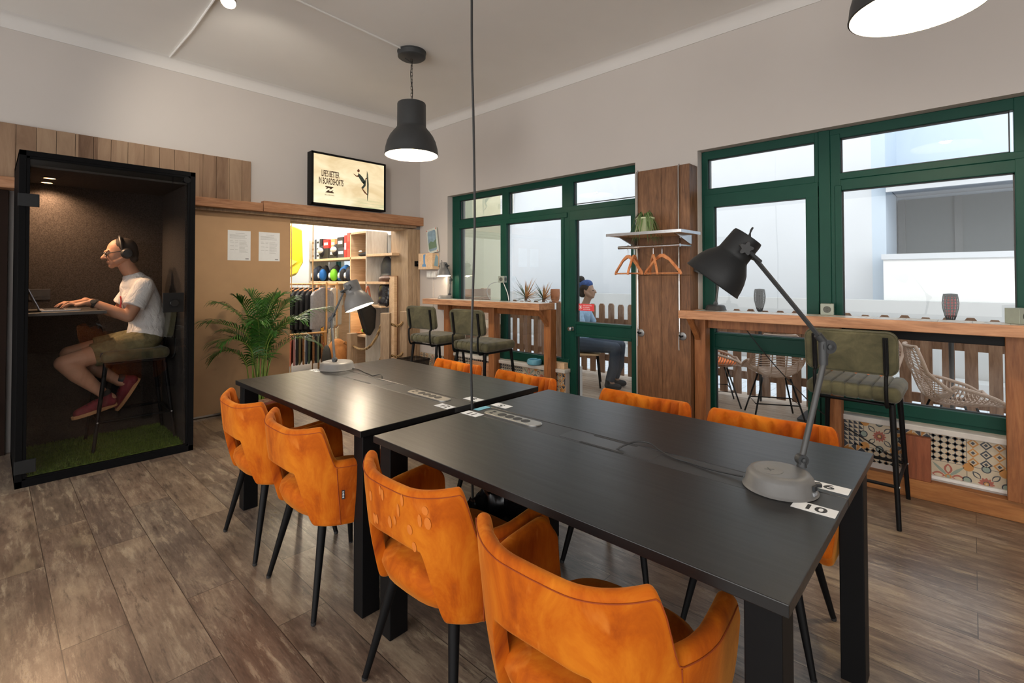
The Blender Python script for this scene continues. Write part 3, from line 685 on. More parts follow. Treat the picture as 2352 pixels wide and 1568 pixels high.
# the big lamp on the near desk
task_lamp('task_lamp', 'tall dark grey task lamp with bent arm on the near desk', (1.566, .412, .7495), (1.641, .372, .820), (1.702, .315, 1.150), (1.560, .468, 1.408), (-.22, .58, -.80), M_LAMPGREY, M_DARKGREY, 0, sr=.088, base_r=.094, inner=plain('charcoal_shade', (.014, .0145, .015, 1), .5, spec=.3), group='grey task lamps')
# lamp on the far desk, lit
task_lamp('task_lamp', 'lit grey task lamp on the far desk with its cord running to the lid', (1.60, 3.105, .7495), (1.575, 3.09, .815), (1.590, 3.165, 1.075), (1.648, 3.11, 1.262), (.22, -.30, -.93), M_LAMPGREY, M_DARKGREY, 6, sr=.098, charge=False, group='grey task lamps')
# cords lying on the desks
t = tag(MB().tube(bez([(1.555, .51, .758), (1.556, .60, .754), (1.566, .68, .753), (1.572, .74, .7535), (1.600, .80, .757), (1.616, .845, .766), (1.590, .88, .770), (1.548, .905, .762), (1.524, .925, .748), (1.523, .95, .735)], 8), .0028, 6).build('lamp_cord', M_BLACKP, smooth=True), 'thin black cord running from the task lamp into the desk slot', 'cord')
t = tag(MB().tube(bez([(1.66, 3.01, .757), (1.67, 2.93, .754), (1.648, 2.83, .753), (1.640, 2.76, .7535), (1.625, 2.70, .754), (1.650, 2.66, .764), (1.632, 2.61, .765), (1.622, 2.59, .748), (1.622, 2.58, .735)], 8), .0028, 6).build('lamp_cord', M_BLACKP, smooth=True), 'thin black cord of the lit lamp on the far desk', 'cord')
# mains cable hanging from the ceiling into the gap between the desks
tag(MB().tube(bez([(1.571, 1.722, ZC), (1.570, 1.73, 2.9), (1.571, 1.733, 2.45), (1.578, 1.728, 2.05), (1.572, 1.715, 1.6), (1.563, 1.722, 1.2), (1.561, 1.728, .95), (1.566, 1.727, .70), (1.57, 1.727, .30), (1.6, 1.727, .006)], 8), .0058, 8).build('hanging_cable', M_BLACKP, smooth=True), 'black mains cable hanging from the ceiling between the two desks', 'cable')
# track spots and conduits on the ceiling
t = thing('spotlight_bar', 'small ceiling spotlight with two lit chrome heads', 'lamp', (1.054, 3.44, ZC))
MB().lathe([(0, -.02), (.045, -.02), (.05, 0), (0, 0)], 24).build('mounting_plate', M_CHROME, t, smooth=True)
MB().tube([(0, -.12, -.03), (0, .12, -.03)], .008, 10).build('bar', M_CHROME, t, smooth=True)
for px, py, pz in ((-.002, .082, -.235), (.002, -.075, -.235)):
    hd = MB().tube([(px, py, -.03), (px, py, pz+.09)], .006, 8).build('stem', M_CHROME, t, smooth=True)
    M = Matrix.Translation((px, py, pz)) @ Matrix.Rotation(R(14), 4, 'Y') @ Matrix.Rotation(R(-20), 4, 'X')
    MB().lathe([(.046, 0), (.048, .004), (.046, .02), (.04, .05), (.028, .075), (.018, .085), (0, .09)], 28, M, caps=False).build('spot_head', plain('satin_nickel', (.42, .38, .34, 1), .35, .9), t, smooth=True)
    MB().lathe([(0, .004), (.044, .004)], 28, M, caps=False).build('spot_lens', emit('spot_glow', (1, .88, .72, 1), 16), t)
    SPOTS.append((Vector((1.054, 3.44, ZC)) + M @ Vector((0, 0, -.03)), (2.1, 5.39, 2.5) if py > 0 else (.9, 2.2, 0), 45 if py > 0 else 26, (1, .9, .76), 95))
for i, pts in enumerate([[(1.115, 5.33, ZC-.008), (1.12, 4.6, ZC-.008), (1.10, 3.9, ZC-.008), (1.07, 3.45, ZC-.008)], [(1.06, 3.44, ZC-.008), (1.5, 3.56, ZC-.008), (2.5, 3.655, ZC-.008)]]):
    o = tag(MB().tube(pts, .0085, 8).build('ceiling_conduit', M_CEIL, smooth=True), ['white conduit crossing the ceiling from the cove to the spotlights', 'white conduit on the ceiling running to the bell pendant'][i], 'conduit')
M_HOOKST = plain('dull_steel', (.22, .22, .22, 1), .4, .9)
# ================================================================== bar counters along the windows
def tile_inlay():
    t = NT('counter_mosaic'); v = t.coord((1, 1, 1)); br = t.n('ShaderNodeTexBrick', offset=0.0); br.inputs['Color1'].default_value = (.5, .5, .5, 1)
    for k, val in (('Scale', 1), ('Mortar Size', .002), ('Brick Width', .15), ('Row Height', .15)): br.inputs[k].default_value = val
    t.l(v, br.inputs['Vector']); vo = t.n('ShaderNodeTexVoronoi', Scale=26); t.l(v, vo.inputs['Vector']); n = t.noise(v, 9, 4)
    c = t.ramp(vo.outputs['Distance'], [(.2, srgb(120, 132, 140)), (.32, srgb(214, 206, 190)), (.6, srgb(222, 216, 204)), (.75, srgb(176, 140, 108))])
    c = t.mix(t.ramp(n, [(.45, (0, 0, 0, 1)), (.6, (.6, .6, .6, 1))]), c, srgb(216, 212, 206)); c = t.mix(br.outputs['Fac'], c, srgb(150, 140, 128))
    t.base(c); t.set(Roughness=.3); return t.m
M_MOSAIC = tile_inlay()
def counter(y0, y1, label, posts, brace_y, loc):
    t = thing('bar_counter', label, 'counter', loc, 0, 'timber bar counters at the windows')
    x0, x1, z0, z1 = 3.70, 3.951, 1.034, 1.098
    m = MB().box(x0, x0+.036, y0, y1, z0, z1).box(x0+.036, x1, y0, y0+.036, z0, z1).box(x0+.036, x1, y1-.036, y1, z0, z1).box(x0+.036, x1, y0+.036, y1-.036, z0, z1-.012)
    if y0 < 0: m.box(x0+.0005, 3.796, y1-.002, y1+.061, z0+.0005, z1-.0005)
    m.build('counter_top', W_COUNTER, t, world=True, bevel=.004)
    lab(MB().box(x0+.037, x1-.002, y0+.037, y1-.037, z1-.012, z1-.001).build('tile_inlay', M_MOSAIC, t, world=True), 'pale patterned tile inlay')
    MB().box(3.905, 3.945, max(y0+.06, .73), y1-.04, .955, 1.034).build('apron', W_POST, t, world=True, bevel=.003)
    if y0 < 0: lab(MB().box(3.91, 3.945, y0+.06, .73, .965, 1.034).build('apron', M_BLACK, t, world=True, bevel=.003), 'black apron')  # this stretch of the apron is coloured black
    for (px, py, zb, w, *dd) in posts: MB().box(px, px+(dd or [.095])[0], py-w/2, py+w/2, zb, z0).build('leg', W_POST, t, world=True, bevel=.004)
    for (px, py) in brace_y: MB().prism([(px-.13, z0), (px, z0-.13), (px, z0-.175), (px-.17, z0)], py-.02, py+.02, 'xz').build('brace', W_POST, t, world=True, bevel=.003)
    return t
counter(3.105, 5.0, 'timber bar counter under the small window with a grey lamp on it', [(3.85, 3.085+.04, 0, .09), (3.85, 3.93, 0, .09), (3.85, 4.72, 0, .09)], [(3.85, 3.125)], (3.85, 4.05, 0))
c2 = counter(-.62, 1.624, 'long timber bar counter across the big window', [(3.945-.095, 1.576, 0, .09), (3.855, .685, .112, .09), (3.885, -.195, .112, .13, .065)], [(3.85, 1.59)], (3.85, .5, 0))
struct(MB().box(3.90, 4.0, -.75, 1.05, 0, .112).build('trim_13', wood('plinth_wood', (srgb(110, 66, 30), srgb(164, 104, 54), srgb(190, 134, 80)), 'y', 1, .5), bevel=.004), 'brown timber plinth along the floor below the big window')
tag(MB().box(3.905, 3.95, .195, .33, .112, .375).build('socket_cover', wood('red_brown_board', (srgb(96, 50, 30), srgb(138, 76, 48), srgb(158, 96, 64)), 'z', 1, .45), bevel=.003), 'red brown board boxed out in front of the patterned tiles', 'board')
tag(MB().box(3.90, 3.935, 3.985, 4.35, 0, .38).build('pipe_cover', W_COUNTER, bevel=.003), 'low brown board standing below the small window sill', 'board')
# socket cubes on the counters
def outlet(x, y, z, rz, label, scale=1):
    t = thing('socket_cube', label, 'socket', (x, y, z), R(rz), 'grey green socket cubes'); s = .038*scale
    MB().box(-s, s, -s, s, 0, 2*s).build('housing', M_OUTLET, t, bevel=.002)
    for M in (Matrix.Translation((-s, 0, s)) @ Matrix.Rotation(R(-90), 4, 'Y'), Matrix.Translation((0, -s, s)) @ Matrix.Rotation(R(90), 4, 'X')):
        f_ = MB().lathe([(.022*scale, .0), (.0225*scale, .0016), (.0205*scale, .0016), (.0195*scale, .0004), (0, .0004)], 26, M).build('socket_face', plain('socket_well', (.075, .082, .07, 1), .6), t, smooth=True)
        MB().lathe([(.003, .001), (.003, .0016), (0, .0016)], 10, M @ Matrix.Translation((.009*scale, 0, 0))).lathe([(.003, .001), (.003, .0016), (0, .0016)], 10, M @ Matrix.Translation((-.009*scale, 0, 0))).build('contacts', M_INK, f_)
    return t
outlet(3.93, .725, 1.098, 8, 'grey green socket cube in front of the window post')
outlet(3.87, -.19, 1.098, 40, 'grey green socket cube at the end of the counter near the frame edge', 1.12)
outlet(3.99, 3.885, 1.30, 14, 'grey green socket cube fixed to the small window mullion')
tag(MB().tube(bez([(3.965, 3.93, 1.31), (3.955, 4.05, 1.28), (3.95, 4.10, 1.2), (3.95, 4.06, 1.12), (3.955, 4.04, 1.1)], 8), .0035, 6).build('socket_cable', M_GREYINK, smooth=True), 'grey cable looping from the window socket to the counter', 'cable')
tag(MB().tube(bez([(3.985, 3.87, 1.30), (3.985, 3.84, 1.25), (3.985, 3.80, 1.17), (3.985, 3.785, 1.10)], 8), .0045, 6).build('socket_cable', M_WHITE, smooth=True), 'white cable dropping from the window socket to the counter', 'cable')
# lamps standing on the counters
task_lamp('task_lamp', 'lit pale grey lamp on the counter by the small window', (3.90, 4.80, 1.0975), (3.955, 4.78, 1.150), (3.975, 4.78, 1.33), (3.93, 4.80, 1.50), (-.05, -.12, -1), M_LAMPGREY, M_DARKGREY, 1.2, sr=.088, base_r=.09, base_h=.04, charge=False, group='grey task lamps')
task_lamp('task_lamp', 'black lamp on the long counter, half hidden behind the near lamp shade', (3.92, 1.475, 1.0975), (3.92, 1.475, 1.15), (3.935, 1.45, 1.36), (3.92, 1.53, 1.46), (0, .35, -.93), M_DARKGREY, M_DARKGREY, 0, sr=.06, base_r=.078, base_h=.042, charge=False, group='grey task lamps')
tag(MB().tube(bez([(3.93, 1.30, 1.03), (3.96, 1.22, .9), (3.97, 1.08, .72), (3.97, .92, .55), (3.97, .78, .42), (3.95, .6, .33), (3.94, .35, .2), (3.945, .22, .16)], 8), .004, 6).build('counter_cable', M_BLACKP, smooth=True), 'black cable slanting below the long counter', 'cable')
tag(MB().lathe([(0, 0), (.062, 0), (.078, .012), (.08, .04), (.072, .058), (.066, .06), (.06, .054), (.058, .02), (0, .014)], 36, Matrix.Translation((3.955, 3.385, .436))).build('blue_bowl', plain('blue_glaze', srgb(96, 160, 186), .35), smooth=True), 'round turquoise bowl on the stone sill', 'bowl')
t = thing('wooden_tray', 'small wooden block tray on the stone sill by the counter leg', 'tray', (3.988, 3.13, .436))
MB().box(-.035, .035, -.14, .08, 0, .06).build('block', W_PALE, t, bevel=.003); MB().lathe([(.008, 0), (.008, .003), (0, .003)], 14, Matrix.Translation((-.035, .05, .032)) @ Matrix.Rotation(R(-90), 4, 'Y')).build('hole', M_INK, t)
# wire waste basket in the corner
t = thing('wire_basket', 'black wire waste basket beside the grey oak upright', 'basket', (3.60, 5.05, 0))
m = MB(); pr = [(a, b) for a, b in rrect(.30, .30, .02, 3)]
for z, k in ((.36, 1), (.345, 1), (0.004, .8)): m.tube([(a*k, b*k, z) for a, b in pr], .004, 6, closed=True)
m.build('rim', M_BLACK, t, smooth=True)
def meshmat():
    t_ = NT('perforated_black'); ck = t_.n('ShaderNodeTexChecker', Scale=160); t_.l(t_.coord(), ck.inputs['Vector']); tr = t_.n('ShaderNodeBsdfTransparent'); mx = t_.n('ShaderNodeMixShader')
    t_.base((.015, .015, .015, 1)); ad = t_.n('ShaderNodeMath', operation='MULTIPLY'); ad.inputs[1].default_value = .55; t_.l(ck.outputs['Fac'], ad.inputs[0])
    t_.l(ad.outputs[0], mx.inputs[0]); t_.l(t_.b.outputs[0], mx.inputs[1]); t_.l(tr.outputs[0], mx.inputs[2]); t_.l(mx.outputs[0], t_.out.inputs['Surface']); return t_.m
M_MESH = meshmat()
MB().loft([[Vector((a*k, b*k, z)) for a, b in pr] for k, z in ((.8, .002), (1, .36))], caps=False).build('wire_mesh', M_MESH, t)
# ================================================================== olive bar stools
V_ = lambda x, y, z: Vector((x, y, z))
def make_stool():
    """sitter looks along +x; origin on the floor"""
    t = thing('bar_stool', 'olive bar stool', 'stool')
    sx, sy, zs = .225, .225, .735
    def seat_rings():
        m = MB(); N = 61; rings = []
        prof = [(0, .66), (.86, .655), (.97, .668), (1.0, .695), (.985, .722), (.94, .738), (.86, .747), (.6, .752), (.3, .753), (0, .753)]
        for r_, z in prof:
            rg = []
            for (a, b) in rrect(.43, .455, .07, 14): rg.append(Vector((a*r_, b*r_, z)))
            rings.append(rg)
        m.loft(rings, caps=False); return m
    # quilted top as a grid with channels running front to back
    def cushion(name, f, L, W, nch, par, rnd, dep):
        m = MB(); nu, nv = 26, nch*8
        def P(u, v, top):
            a = (u-.5)*2; b = (v-.5)*2; e = (1-abs(a)**6)**.25*(1-abs(b)**7)**.25
            gr = abs(math.sin(PI*v*nch))**.45
            h = dep*(.5*e+(.10*e*gr if top else 0)) ; return f((u-.5)*L, (v-.5)*W, h if top else -dep*.45*e)
        m.grid(lambda u, v: P(u, v, 1), nu, nv); b0 = len(m.v); m.grid(lambda u, v: P(u, v, 0), nu, nv)
        o = m.build(name, M_OLIVE, par, smooth=True, ang=180); return o
    m = MB(); rings = []; nch = 7; W = .455; ys = [-W/2+W*i/84 for i in range(85)]
    for y in ys:
        u = (y+W/2)/W; e = min(u, 1-u)*W; sh = .028*(1-min(1, e/.032))**2.2; g_ = .0075*(1-min(1, abs(math.sin(PI*u*nch))*2.2))**1.3 if .03 < u < .97 else 0
        k = sh+g_; rings.append([V_(a, y, .703+b) for a, b in rrect(.435-2*k, .088-2*k, max(.012, .036-k), 6)])
    m.loft(rings); m.build('seat', M_OLIVE, t, smooth=True, ang=60)
    Mb = Matrix.Translation((-.232, 0, .935)) @ Matrix.Rotation(R(-8), 4, 'Y')
    m = MB(); out = rrect(.235, .435, .045, 6)
    m.prism([(a, b) for a, b in out], -.021, .021, 'xy', Mb @ Matrix.Rotation(R(90), 4, 'Y'))
    bk = m.build('backrest', M_OLIVE, t, bevel=.012, seg=3)
    pm = MB()
    for d in (-.0155, .0155): pm.tube([Mb @ Matrix.Rotation(R(90), 4, 'Y') @ Vector((a*1.004, b*1.003, d)) for a, b in out], .003, 5, closed=True)
    pm.build('piping', M_OLIVE, bk, smooth=True)
    # tubular uprights carrying the back
    for s in (-1, 1):
        y = s*.168; p = [Mb @ Vector((-.027, y, .085)), Mb @ Vector((-.027, y, -.10)), Vector((-.265, y, .80)), Vector((-.262, y, .70)), Vector((-.245, y, .652)), Vector((-.21, y, .645)), Vector((-.08, y, .645))]
        MB().tube(bez(p, 6), .0095, 10).build('upright', M_BLACK, t, smooth=True)
        MB().cbox((-.027, y, -.005), (.012, .024, .2), Mb).build('back_bar', M_BLACK, t, bevel=.002)
    fr = MB(); fr.tube([(-.19, -.19, .648), (.19, -.19, .648), (.19, .19, .648), (-.19, .19, .648)], .010, 8, closed=True); fr.build('seat_frame', M_BLACK, t, smooth=True)
    P = {}
    for sx_ in (-1, 1):
        for sy_ in (-1, 1):
            a = Vector((sx_*.185, sy_*.185, .650)); b = Vector((sx_*.257, sy_*.215, .0)); P[sx_, sy_] = (a, b)
            MB().tube([a, b], [.0155, .0115], 12).build('leg', M_BLACK, t, smooth=True)
    q = .64
    for (k1, k2, q) in (((-1, -1), (1, -1), .66), ((-1, 1), (1, 1), .66), ((1, -1), (1, 1), .66), ((-1, -1), (-1, 1), .66)):
        fb = MB(); a = P[k1][0].lerp(P[k1][1], q); b = P[k2][0].lerp(P[k2][1], q); fb.tube([a, b], .009, 10); fb.build('footrest', M_BLACK, t, smooth=True)
    for k in P:
        a = P[k][0].lerp(P[k][1], .66); MB().ell(a+Vector((0, -.012 if k[1] < 0 else .012, 0)), (.007, .005, .007)).build('bolt', M_STEEL, t, smooth=True)
    return t
stool0 = make_stool()
GS = 'olive bar stools'
stool0.location = (3.60, .515, 0); tag(stool0, 'olive bar stool at the long counter in front of the patterned tiles', 'stool', GS)
dup(stool0, (3.385, 4.29, 0), R(4), 'olive bar stool nearest the shop opening, at the small window counter', GS)
dup(stool0, (3.335, 3.50, 0), R(3), 'olive bar stool at the small window counter, behind the hanging cable', GS)
# ================================================================== wooden coat panel with shelf, rail, hangers and plant
t = thing('coat_board', 'dark oak boards on the wall between the windows carrying the coat shelf', 'panel', (3.86, 1.88, 0))
bd = MB(); px0, px1 = 3.80, 3.835
for (y0, y1) in ((1.627, 1.868), (1.870, 2.095)):
    for (z0, z1) in ((.0, 1.372), (1.374, 2.262)): bd.box(px0, px1, y0, y1, z0, z1)
bd.build('boards', W_DARK, t, world=True, bevel=.0015)
MB().box(3.835, 3.953, 1.627, 1.66, 0, 2.262).box(3.835, 3.953, 2.062, 2.095, 0, 2.262).build('side_board', W_DARK, t, world=True, bevel=.002)
for y in (1.712, 2.078):
    MB().tube([(3.785, y, .92), (3.785, y, 2.25), (3.80, y, 2.268)], .0065, 8).build('chrome_rod', M_CHROME, t, smooth=True, world=True)
    h = MB().lathe([(.032, 0), (.032, .006), (.02, .009), (0, .009)], 24, Matrix.Translation((3.80, y-.02, .885)) @ Matrix.Rotation(R(-90), 4, 'Y')); h.build('hook_plate', M_HOOKST, t, smooth=True, world=True)
    MB().tube([(3.795, y-.02, .885), (3.76, y-.02, .885), (3.745, y-.018, .895)], .0075, 8).build('hook', M_BLACK, t, smooth=True, world=True)
    MB().tube(bez([(3.785, y, .92), (3.78, y+.004, .86), (3.775, y+.002, .80), (3.765, y-.004, .775)], 6), .004, 6).build('pull_cord', M_GREYINK, t, smooth=True, world=True)
s = thing('coat_shelf', 'thin wooden coat shelf with chrome rail on the oak panel', 'shelf', (3.62, 1.85, 1.70))
MB().box(3.44, 3.798, 1.545, 2.17, 1.690, 1.706).build('shelf_board', W_PALE, s, world=True, bevel=.003)
MB().box(3.434, 3.44, 1.545, 2.17, 1.687, 1.709).box(3.44, 3.79, 1.538, 1.545, 1.687, 1.709).build('chrome_edging', M_CHROME, s, world=True)
for y in (1.62, 2.10): MB().prism([(3.50, 1.69), (3.798, 1.69), (3.798, 1.62), (3.77, 1.62)], y-.008, y+.008, 'xz').build('bracket', M_CHROME, s, world=True, bevel=.001)
MB().tube([(3.56, 1.60, 1.60), (3.56, 2.13, 1.60)], .0125, 12).build('rail', M_CHROME, s, smooth=True, world=True)
for y in (1.62, 2.10): MB().tube([(3.798, y, 1.605), (3.56, y, 1.60)], .007, 8).build('rail_arm', M_CHROME, s, smooth=True, world=True)
W_HANGER = wood('hanger_wood', (srgb(170, 96, 54), srgb(212, 136, 86), srgb(232, 168, 120)), 'z', 1, .45)
def make_hanger():
    t = thing('coat_hanger', 'hanger', 'hanger')
    m = MB(); pts = [(-.205, -.215), (-.19, -.19), (-.08, -.095), (-.02, -.062), (.02, -.062), (.08, -.095), (.19, -.19), (.205, -.215), (.196, -.225), (.17, -.197), (.075, -.115), (0, -.085), (-.075, -.115), (-.17, -.197), (-.196, -.225)]
    m.prism(pts, -.008, .008, 'xz'); m.build('yoke', W_HANGER, t, bevel=.003)
    MB().tube([(-.19, 0, -.212), (.19, 0, -.212)], .006, 8).build('bar', W_HANGER, t, smooth=True)
    a = [(.0, 0, -.065), (0, 0, -.03)]+[(.018*math.cos(R(d)), 0, .0+.018*math.sin(R(d))) for d in range(-90, 200, 30)]
    MB().tube(a, .0018, 6).build('hook', M_CHROME, t, smooth=True); return t
hg = make_hanger(); GH = 'wooden coat hangers on the chrome rail'
for i, (y, rz, l) in enumerate([(2.04, 62, 'wooden coat hanger at the window end of the chrome rail'), (1.985, 15, 'wooden coat hanger turned edge on, second along the rail'), (1.82, 35, 'orange wooden hanger behind the one nearest the big window'), (1.745, 68, 'wooden coat hanger on the rail nearest the big window')]):
    o = hg if i == 0 else dup(hg); o.location = (3.56, y, 1.60); o.rotation_euler = (0, 0, R(rz)); tag(o, l, 'hanger', GH)
t = thing('potted_plant', 'drooping green plant in a pale pot on the coat shelf', 'plant', (3.60, 1.905, 1.706))
MB().lathe([(0, 0), (.048, 0), (.07, .115), (.073, .118), (.073, .128), (.066, .128), (.062, .11), (0, .105)], 32).build('pot', plain('celadon_pot', srgb(176, 188, 150), .45), t, smooth=True)
lm = plain('strap_leaf', srgb(84, 110, 62), .5, var=.3, scale=25); rnd = random.Random(5); m = MB()
for i in range(46):
    a = rnd.uniform(0, 2*PI); L = rnd.uniform(.10, .2); h = rnd.uniform(.02, .07); w = rnd.uniform(.004, .008); d = Vector((math.cos(a), math.sin(a), 0)); e = Vector((-d.y, d.x, 0)); pa = []
    for k in range(8):
        u = k/7; p = Vector((0, 0, .11))+d*(.02+L*.75*u)+Vector((0, 0, h*math.sin(PI*min(1, u*1.5))*1.2-.16*u*u*(L/.16))); ww = w*(1-u**2.2)+.0006
        pa.append((p-e*ww, p+Vector((0, 0, .003))*(1-u), p+e*ww))
    b0 = len(m.v); m.add([q for tr in pa for q in tr], [(k*3+j, k*3+j+1, (k+1)*3+j+1, (k+1)*3+j) for k in range(7) for j in range(2)])
m.build('leaves', lm, t, smooth=True, fix=False)
# ================================================================== phone booth with a man working inside
BX0, BX1, BY0, BY1, BZ = .128, 1.121, 4.505, 5.36, 2.197
t = thing('phone_booth', 'black glass fronted phone booth with a man working inside', 'booth', (.62, 4.93, 0))
M_BOOTH = plain('booth_black_laminate', (.005, .005, .0055, 1), .65, spec=.06); 
def felt(name, a, b):
    t_ = NT(name); n = t_.noise(t_.coord(), 140, 3, .7); t_.base(t_.ramp(n, [(.35, a), (.65, b)])); t_.set(Roughness=.95, Specular_IOR_Level=.1); t_.bump(n, .2, .003); return t_.m
M_FELT = felt('grey_brown_felt', (.020, .0165, .0145, 1), (.052, .044, .039, 1)); M_FELTD = felt('dark_felt', (.03, .027, .025, 1), (.06, .054, .05, 1))
MB().box(BX0, BX1, BY0+.04, BY1, .0, .05).build('floor_base', M_BOOTH, t, world=True)
sh = MB().box(BX0, BX0+.035, BY0, BY1, 0, BZ).box(BX1-.035, BX1, BY0, BY1, 0, BZ).box(BX0, BX1, BY0, BY1, BZ-.035, BZ).box(BX0, BX1, BY1-.03, BY1, 0, BZ).box(BX0, BX1, BY0, BY0+.045, 0, .045)
sh.build('outer_shell', M_BOOTH, t, world=True, bevel=.002)
MB().box(BX0+.035, BX1-.035, BY1-.055, BY1-.03, .05, BZ-.10).build('back_felt', M_FELT, t, world=True)
MB().box(BX0+.035, BX0+.055, BY0+.06, BY1-.055, .05, BZ-.10).box(BX1-.055, BX1-.035, BY0+.06, BY1-.055, .05, BZ-.10).build('side_felt', M_FELTD, t, world=True)
MB().box(BX0+.035, BX1-.035, BY0+.04, BY1-.055, BZ-.10, BZ-.085).build('inner_ceiling', M_FELTD, t, world=True)
fr = MB(); z0, z1 = .045, BZ-.035
for a in ((BX0+.035, BX0+.052, z0, z1), (BX1-.05, BX1-.035, z0, z1), (BX0+.035, BX1-.035, z1-.016, z1), (BX0+.035, BX1-.035, z0, z0+.012)): fr.box(a[0], a[1], BY0+.002, BY0+.03, a[2], a[3])
dr = fr.build('door', M_BOOTH, t, world=True, bevel=.002)
MB().box(BX0+.05, BX1-.048, BY0+.010, BY0+.018, z0+.01, z1-.014).build('pane', M_BOOTHGLASS, dr, world=True)
for z in (1.87, .135):
    h = MB().box(BX0-.004, BX0+.098, BY0-.012, BY0+.008, z-.042, z+.042).build('hinge', plain('hinge_grey', (.018, .019, .020, 1), .45, spec=.2), dr, world=True, bevel=.002); 
MB().lathe([(0, 0), (.022, 0), (.024, .006), (.024, .016), (0, .016)], 24, Matrix.Translation((1.064, BY0+.01, 2.13)) @ Matrix.Rotation(R(90), 4, 'X')).build('lock', M_BLACK, dr, smooth=True, world=True)
hp = MB().box(.912, 1.048, BY0-.006, BY0+.010, 1.095, 1.245).build('handle_plate', plain('plate_black', (.010, .0095, .0095, 1), .5, spec=.14), dr, world=True, bevel=.002)
MB().lathe([(0, 0), (.027, 0), (.029, .004), (.029, .018), (.026, .022), (0, .022)], 28, Matrix.Translation((.983, BY0-.006, 1.165)) @ Matrix.Rotation(R(90), 4, 'X')).build('round_pull', plain('pull_black', (.01, .01, .01, 1), .25), hp, smooth=True, world=True)
dk = MB().box(BX0+.055, .60, 4.66, BY1-.055, 1.098, 1.12).build('desk_shelf', plain('desk_grey', (.06, .057, .054, 1), .45), t, world=True, bevel=.002)
so = MB().box(.212, .335, BY1-.062, BY1-.055, 1.19, 1.275).build('socket_plate', M_BLACKP, t, world=True, bevel=.002)
for x in (.245, .302): MB().lathe([(.02, 0), (.02, .002), (0, .002)], 20, Matrix.Translation((x, BY1-.062, 1.232)) @ Matrix.Rotation(R(90), 4, 'X')).build('socket', M_INK, so, smooth=True, world=True)
for y in (4.95, 5.19):
    d = MB().lathe([(.042, .0), (.046, -.004), (.034, -.005)], 28, Matrix.Translation((.30, y, BZ-.10)), caps=False).build('spot_ring', M_BLACK, t, smooth=True, world=True)
    MB().lathe([(0, -.002), (.036, -.002)], 28, Matrix.Translation((.30, y, BZ-.10)), caps=False).build('spot_lens', emit('warm_spot_glow', (1, .50, .20, 1), 8), d, world=True)
    SPOTS.append(((.30, y, BZ-.115), (.42, y-.02, 0), 26, (1, .62, .36), 150))
# artificial grass
g = MB(); rnd = random.Random(2); gx0, gx1, gy0, gy1 = BX0+.06, BX1-.06, BY0+.05, BY1-.06
for i in range(26000):
    x, y = rnd.uniform(gx0, gx1), rnd.uniform(gy0, gy1); 
    if x > .93 and y < 4.545+.04*math.sin((x-.93)*30): continue
    h = rnd.uniform(.018, .034); a = rnd.uniform(0, 2*PI); w = .0014; l = rnd.uniform(.002, .014); dx, dy = math.cos(a)*w, math.sin(a)*w; b = rnd.uniform(0, 2*PI); lx, ly = math.cos(b)*l, math.sin(b)*l
    g.add([(x-dx, y-dy, .05), (x+dx, y+dy, .05), (x+lx*.5+dx*.7, y+ly*.5+dy*.7, .05+h*.65), (x+lx, y+ly, .05+h)], [(0, 1, 2), (0, 2, 3)])
gm = NT('artificial_grass'); tc_ = gm.noise(gm.coord(), 60, 2); gm.base(gm.ramp(tc_, [(.3, srgb(62, 84, 24)), (.7, srgb(118, 142, 48))])); gm.set(Roughness=.7)
go = MB().box(gx0, gx1, gy0, gy1, .05, .056).build('artificial_grass', gm.m); tag(go, 'green artificial grass mat on the booth floor', 'grass', kind='stuff')
o = g.build('blades', gm.m, go, fix=False); o['kind'] = 'stuff'
# stool in the booth
dup(stool0, (.80, 4.985, .056), R(180), 'olive bar stool inside the booth under the seated man', GS)
# laptop
t = thing('laptop', 'open silver laptop on the booth desk', 'laptop', (.36, 4.92, 1.12)); M_ALU = plain('aluminium', (.42, .42, .43, 1), .35, .8)
MB().prism([(a, b) for a, b in rrect(.22, .30, .012, 4)], 0, .012, 'xy', Matrix.Translation((0, 0, 0))).build('keyboard_deck', M_ALU, t, bevel=.002)
sM = Matrix.Translation((-.11, 0, .012)) @ Matrix.Rotation(R(-22), 4, 'Y')
ld = MB().box(-.004, .002, -.15, .15, 0, .205, sM).build('screen_lid', M_ALU, t, bevel=.002)
MB().box(.002, .003, -.14, .14, .012, .195, sM).build('screen', emit('screen_glow', (.6, .7, .9, 1), .35), ld)
kb = MB().box(-.085, .02, -.13, .13, .012, .0128).build('keyboard', M_INK, t)
# ------------------------------------------------------------------ the man
def skin(name, c):
    t_ = NT(name); n = t_.noise(t_.coord(), 14, 4); t_.base(t_.ramp(n, [(.3, tuple(x*.86 for x in c[:3])+(1,)), (.7, c)])); t_.set(Roughness=.55, Specular_IOR_Level=.35, Subsurface_Weight=.08); t_.b.inputs['Subsurface Radius'].default_value = (.012, .005, .003); return t_.m
M_SKIN = skin('skin_warm', (.52, .27, .17, 1))
man = thing('person', 'seated man in white T-shirt and olive shorts typing on a laptop in the booth', 'person', (.82, 4.99, .05))
B = MB(); V = Vector
def limb(m, pts, n=18):
    for (a, ra), (b, rb) in zip(pts[:-1], pts[1:]): m.cap(a, b, ra, rb, n)
PEL = V((.885, 4.99, .865)); CH = V((.862, 4.99, 1.16)); NK = V((.800, 4.99, 1.385)); HD = V((.735, 4.99, 1.555))
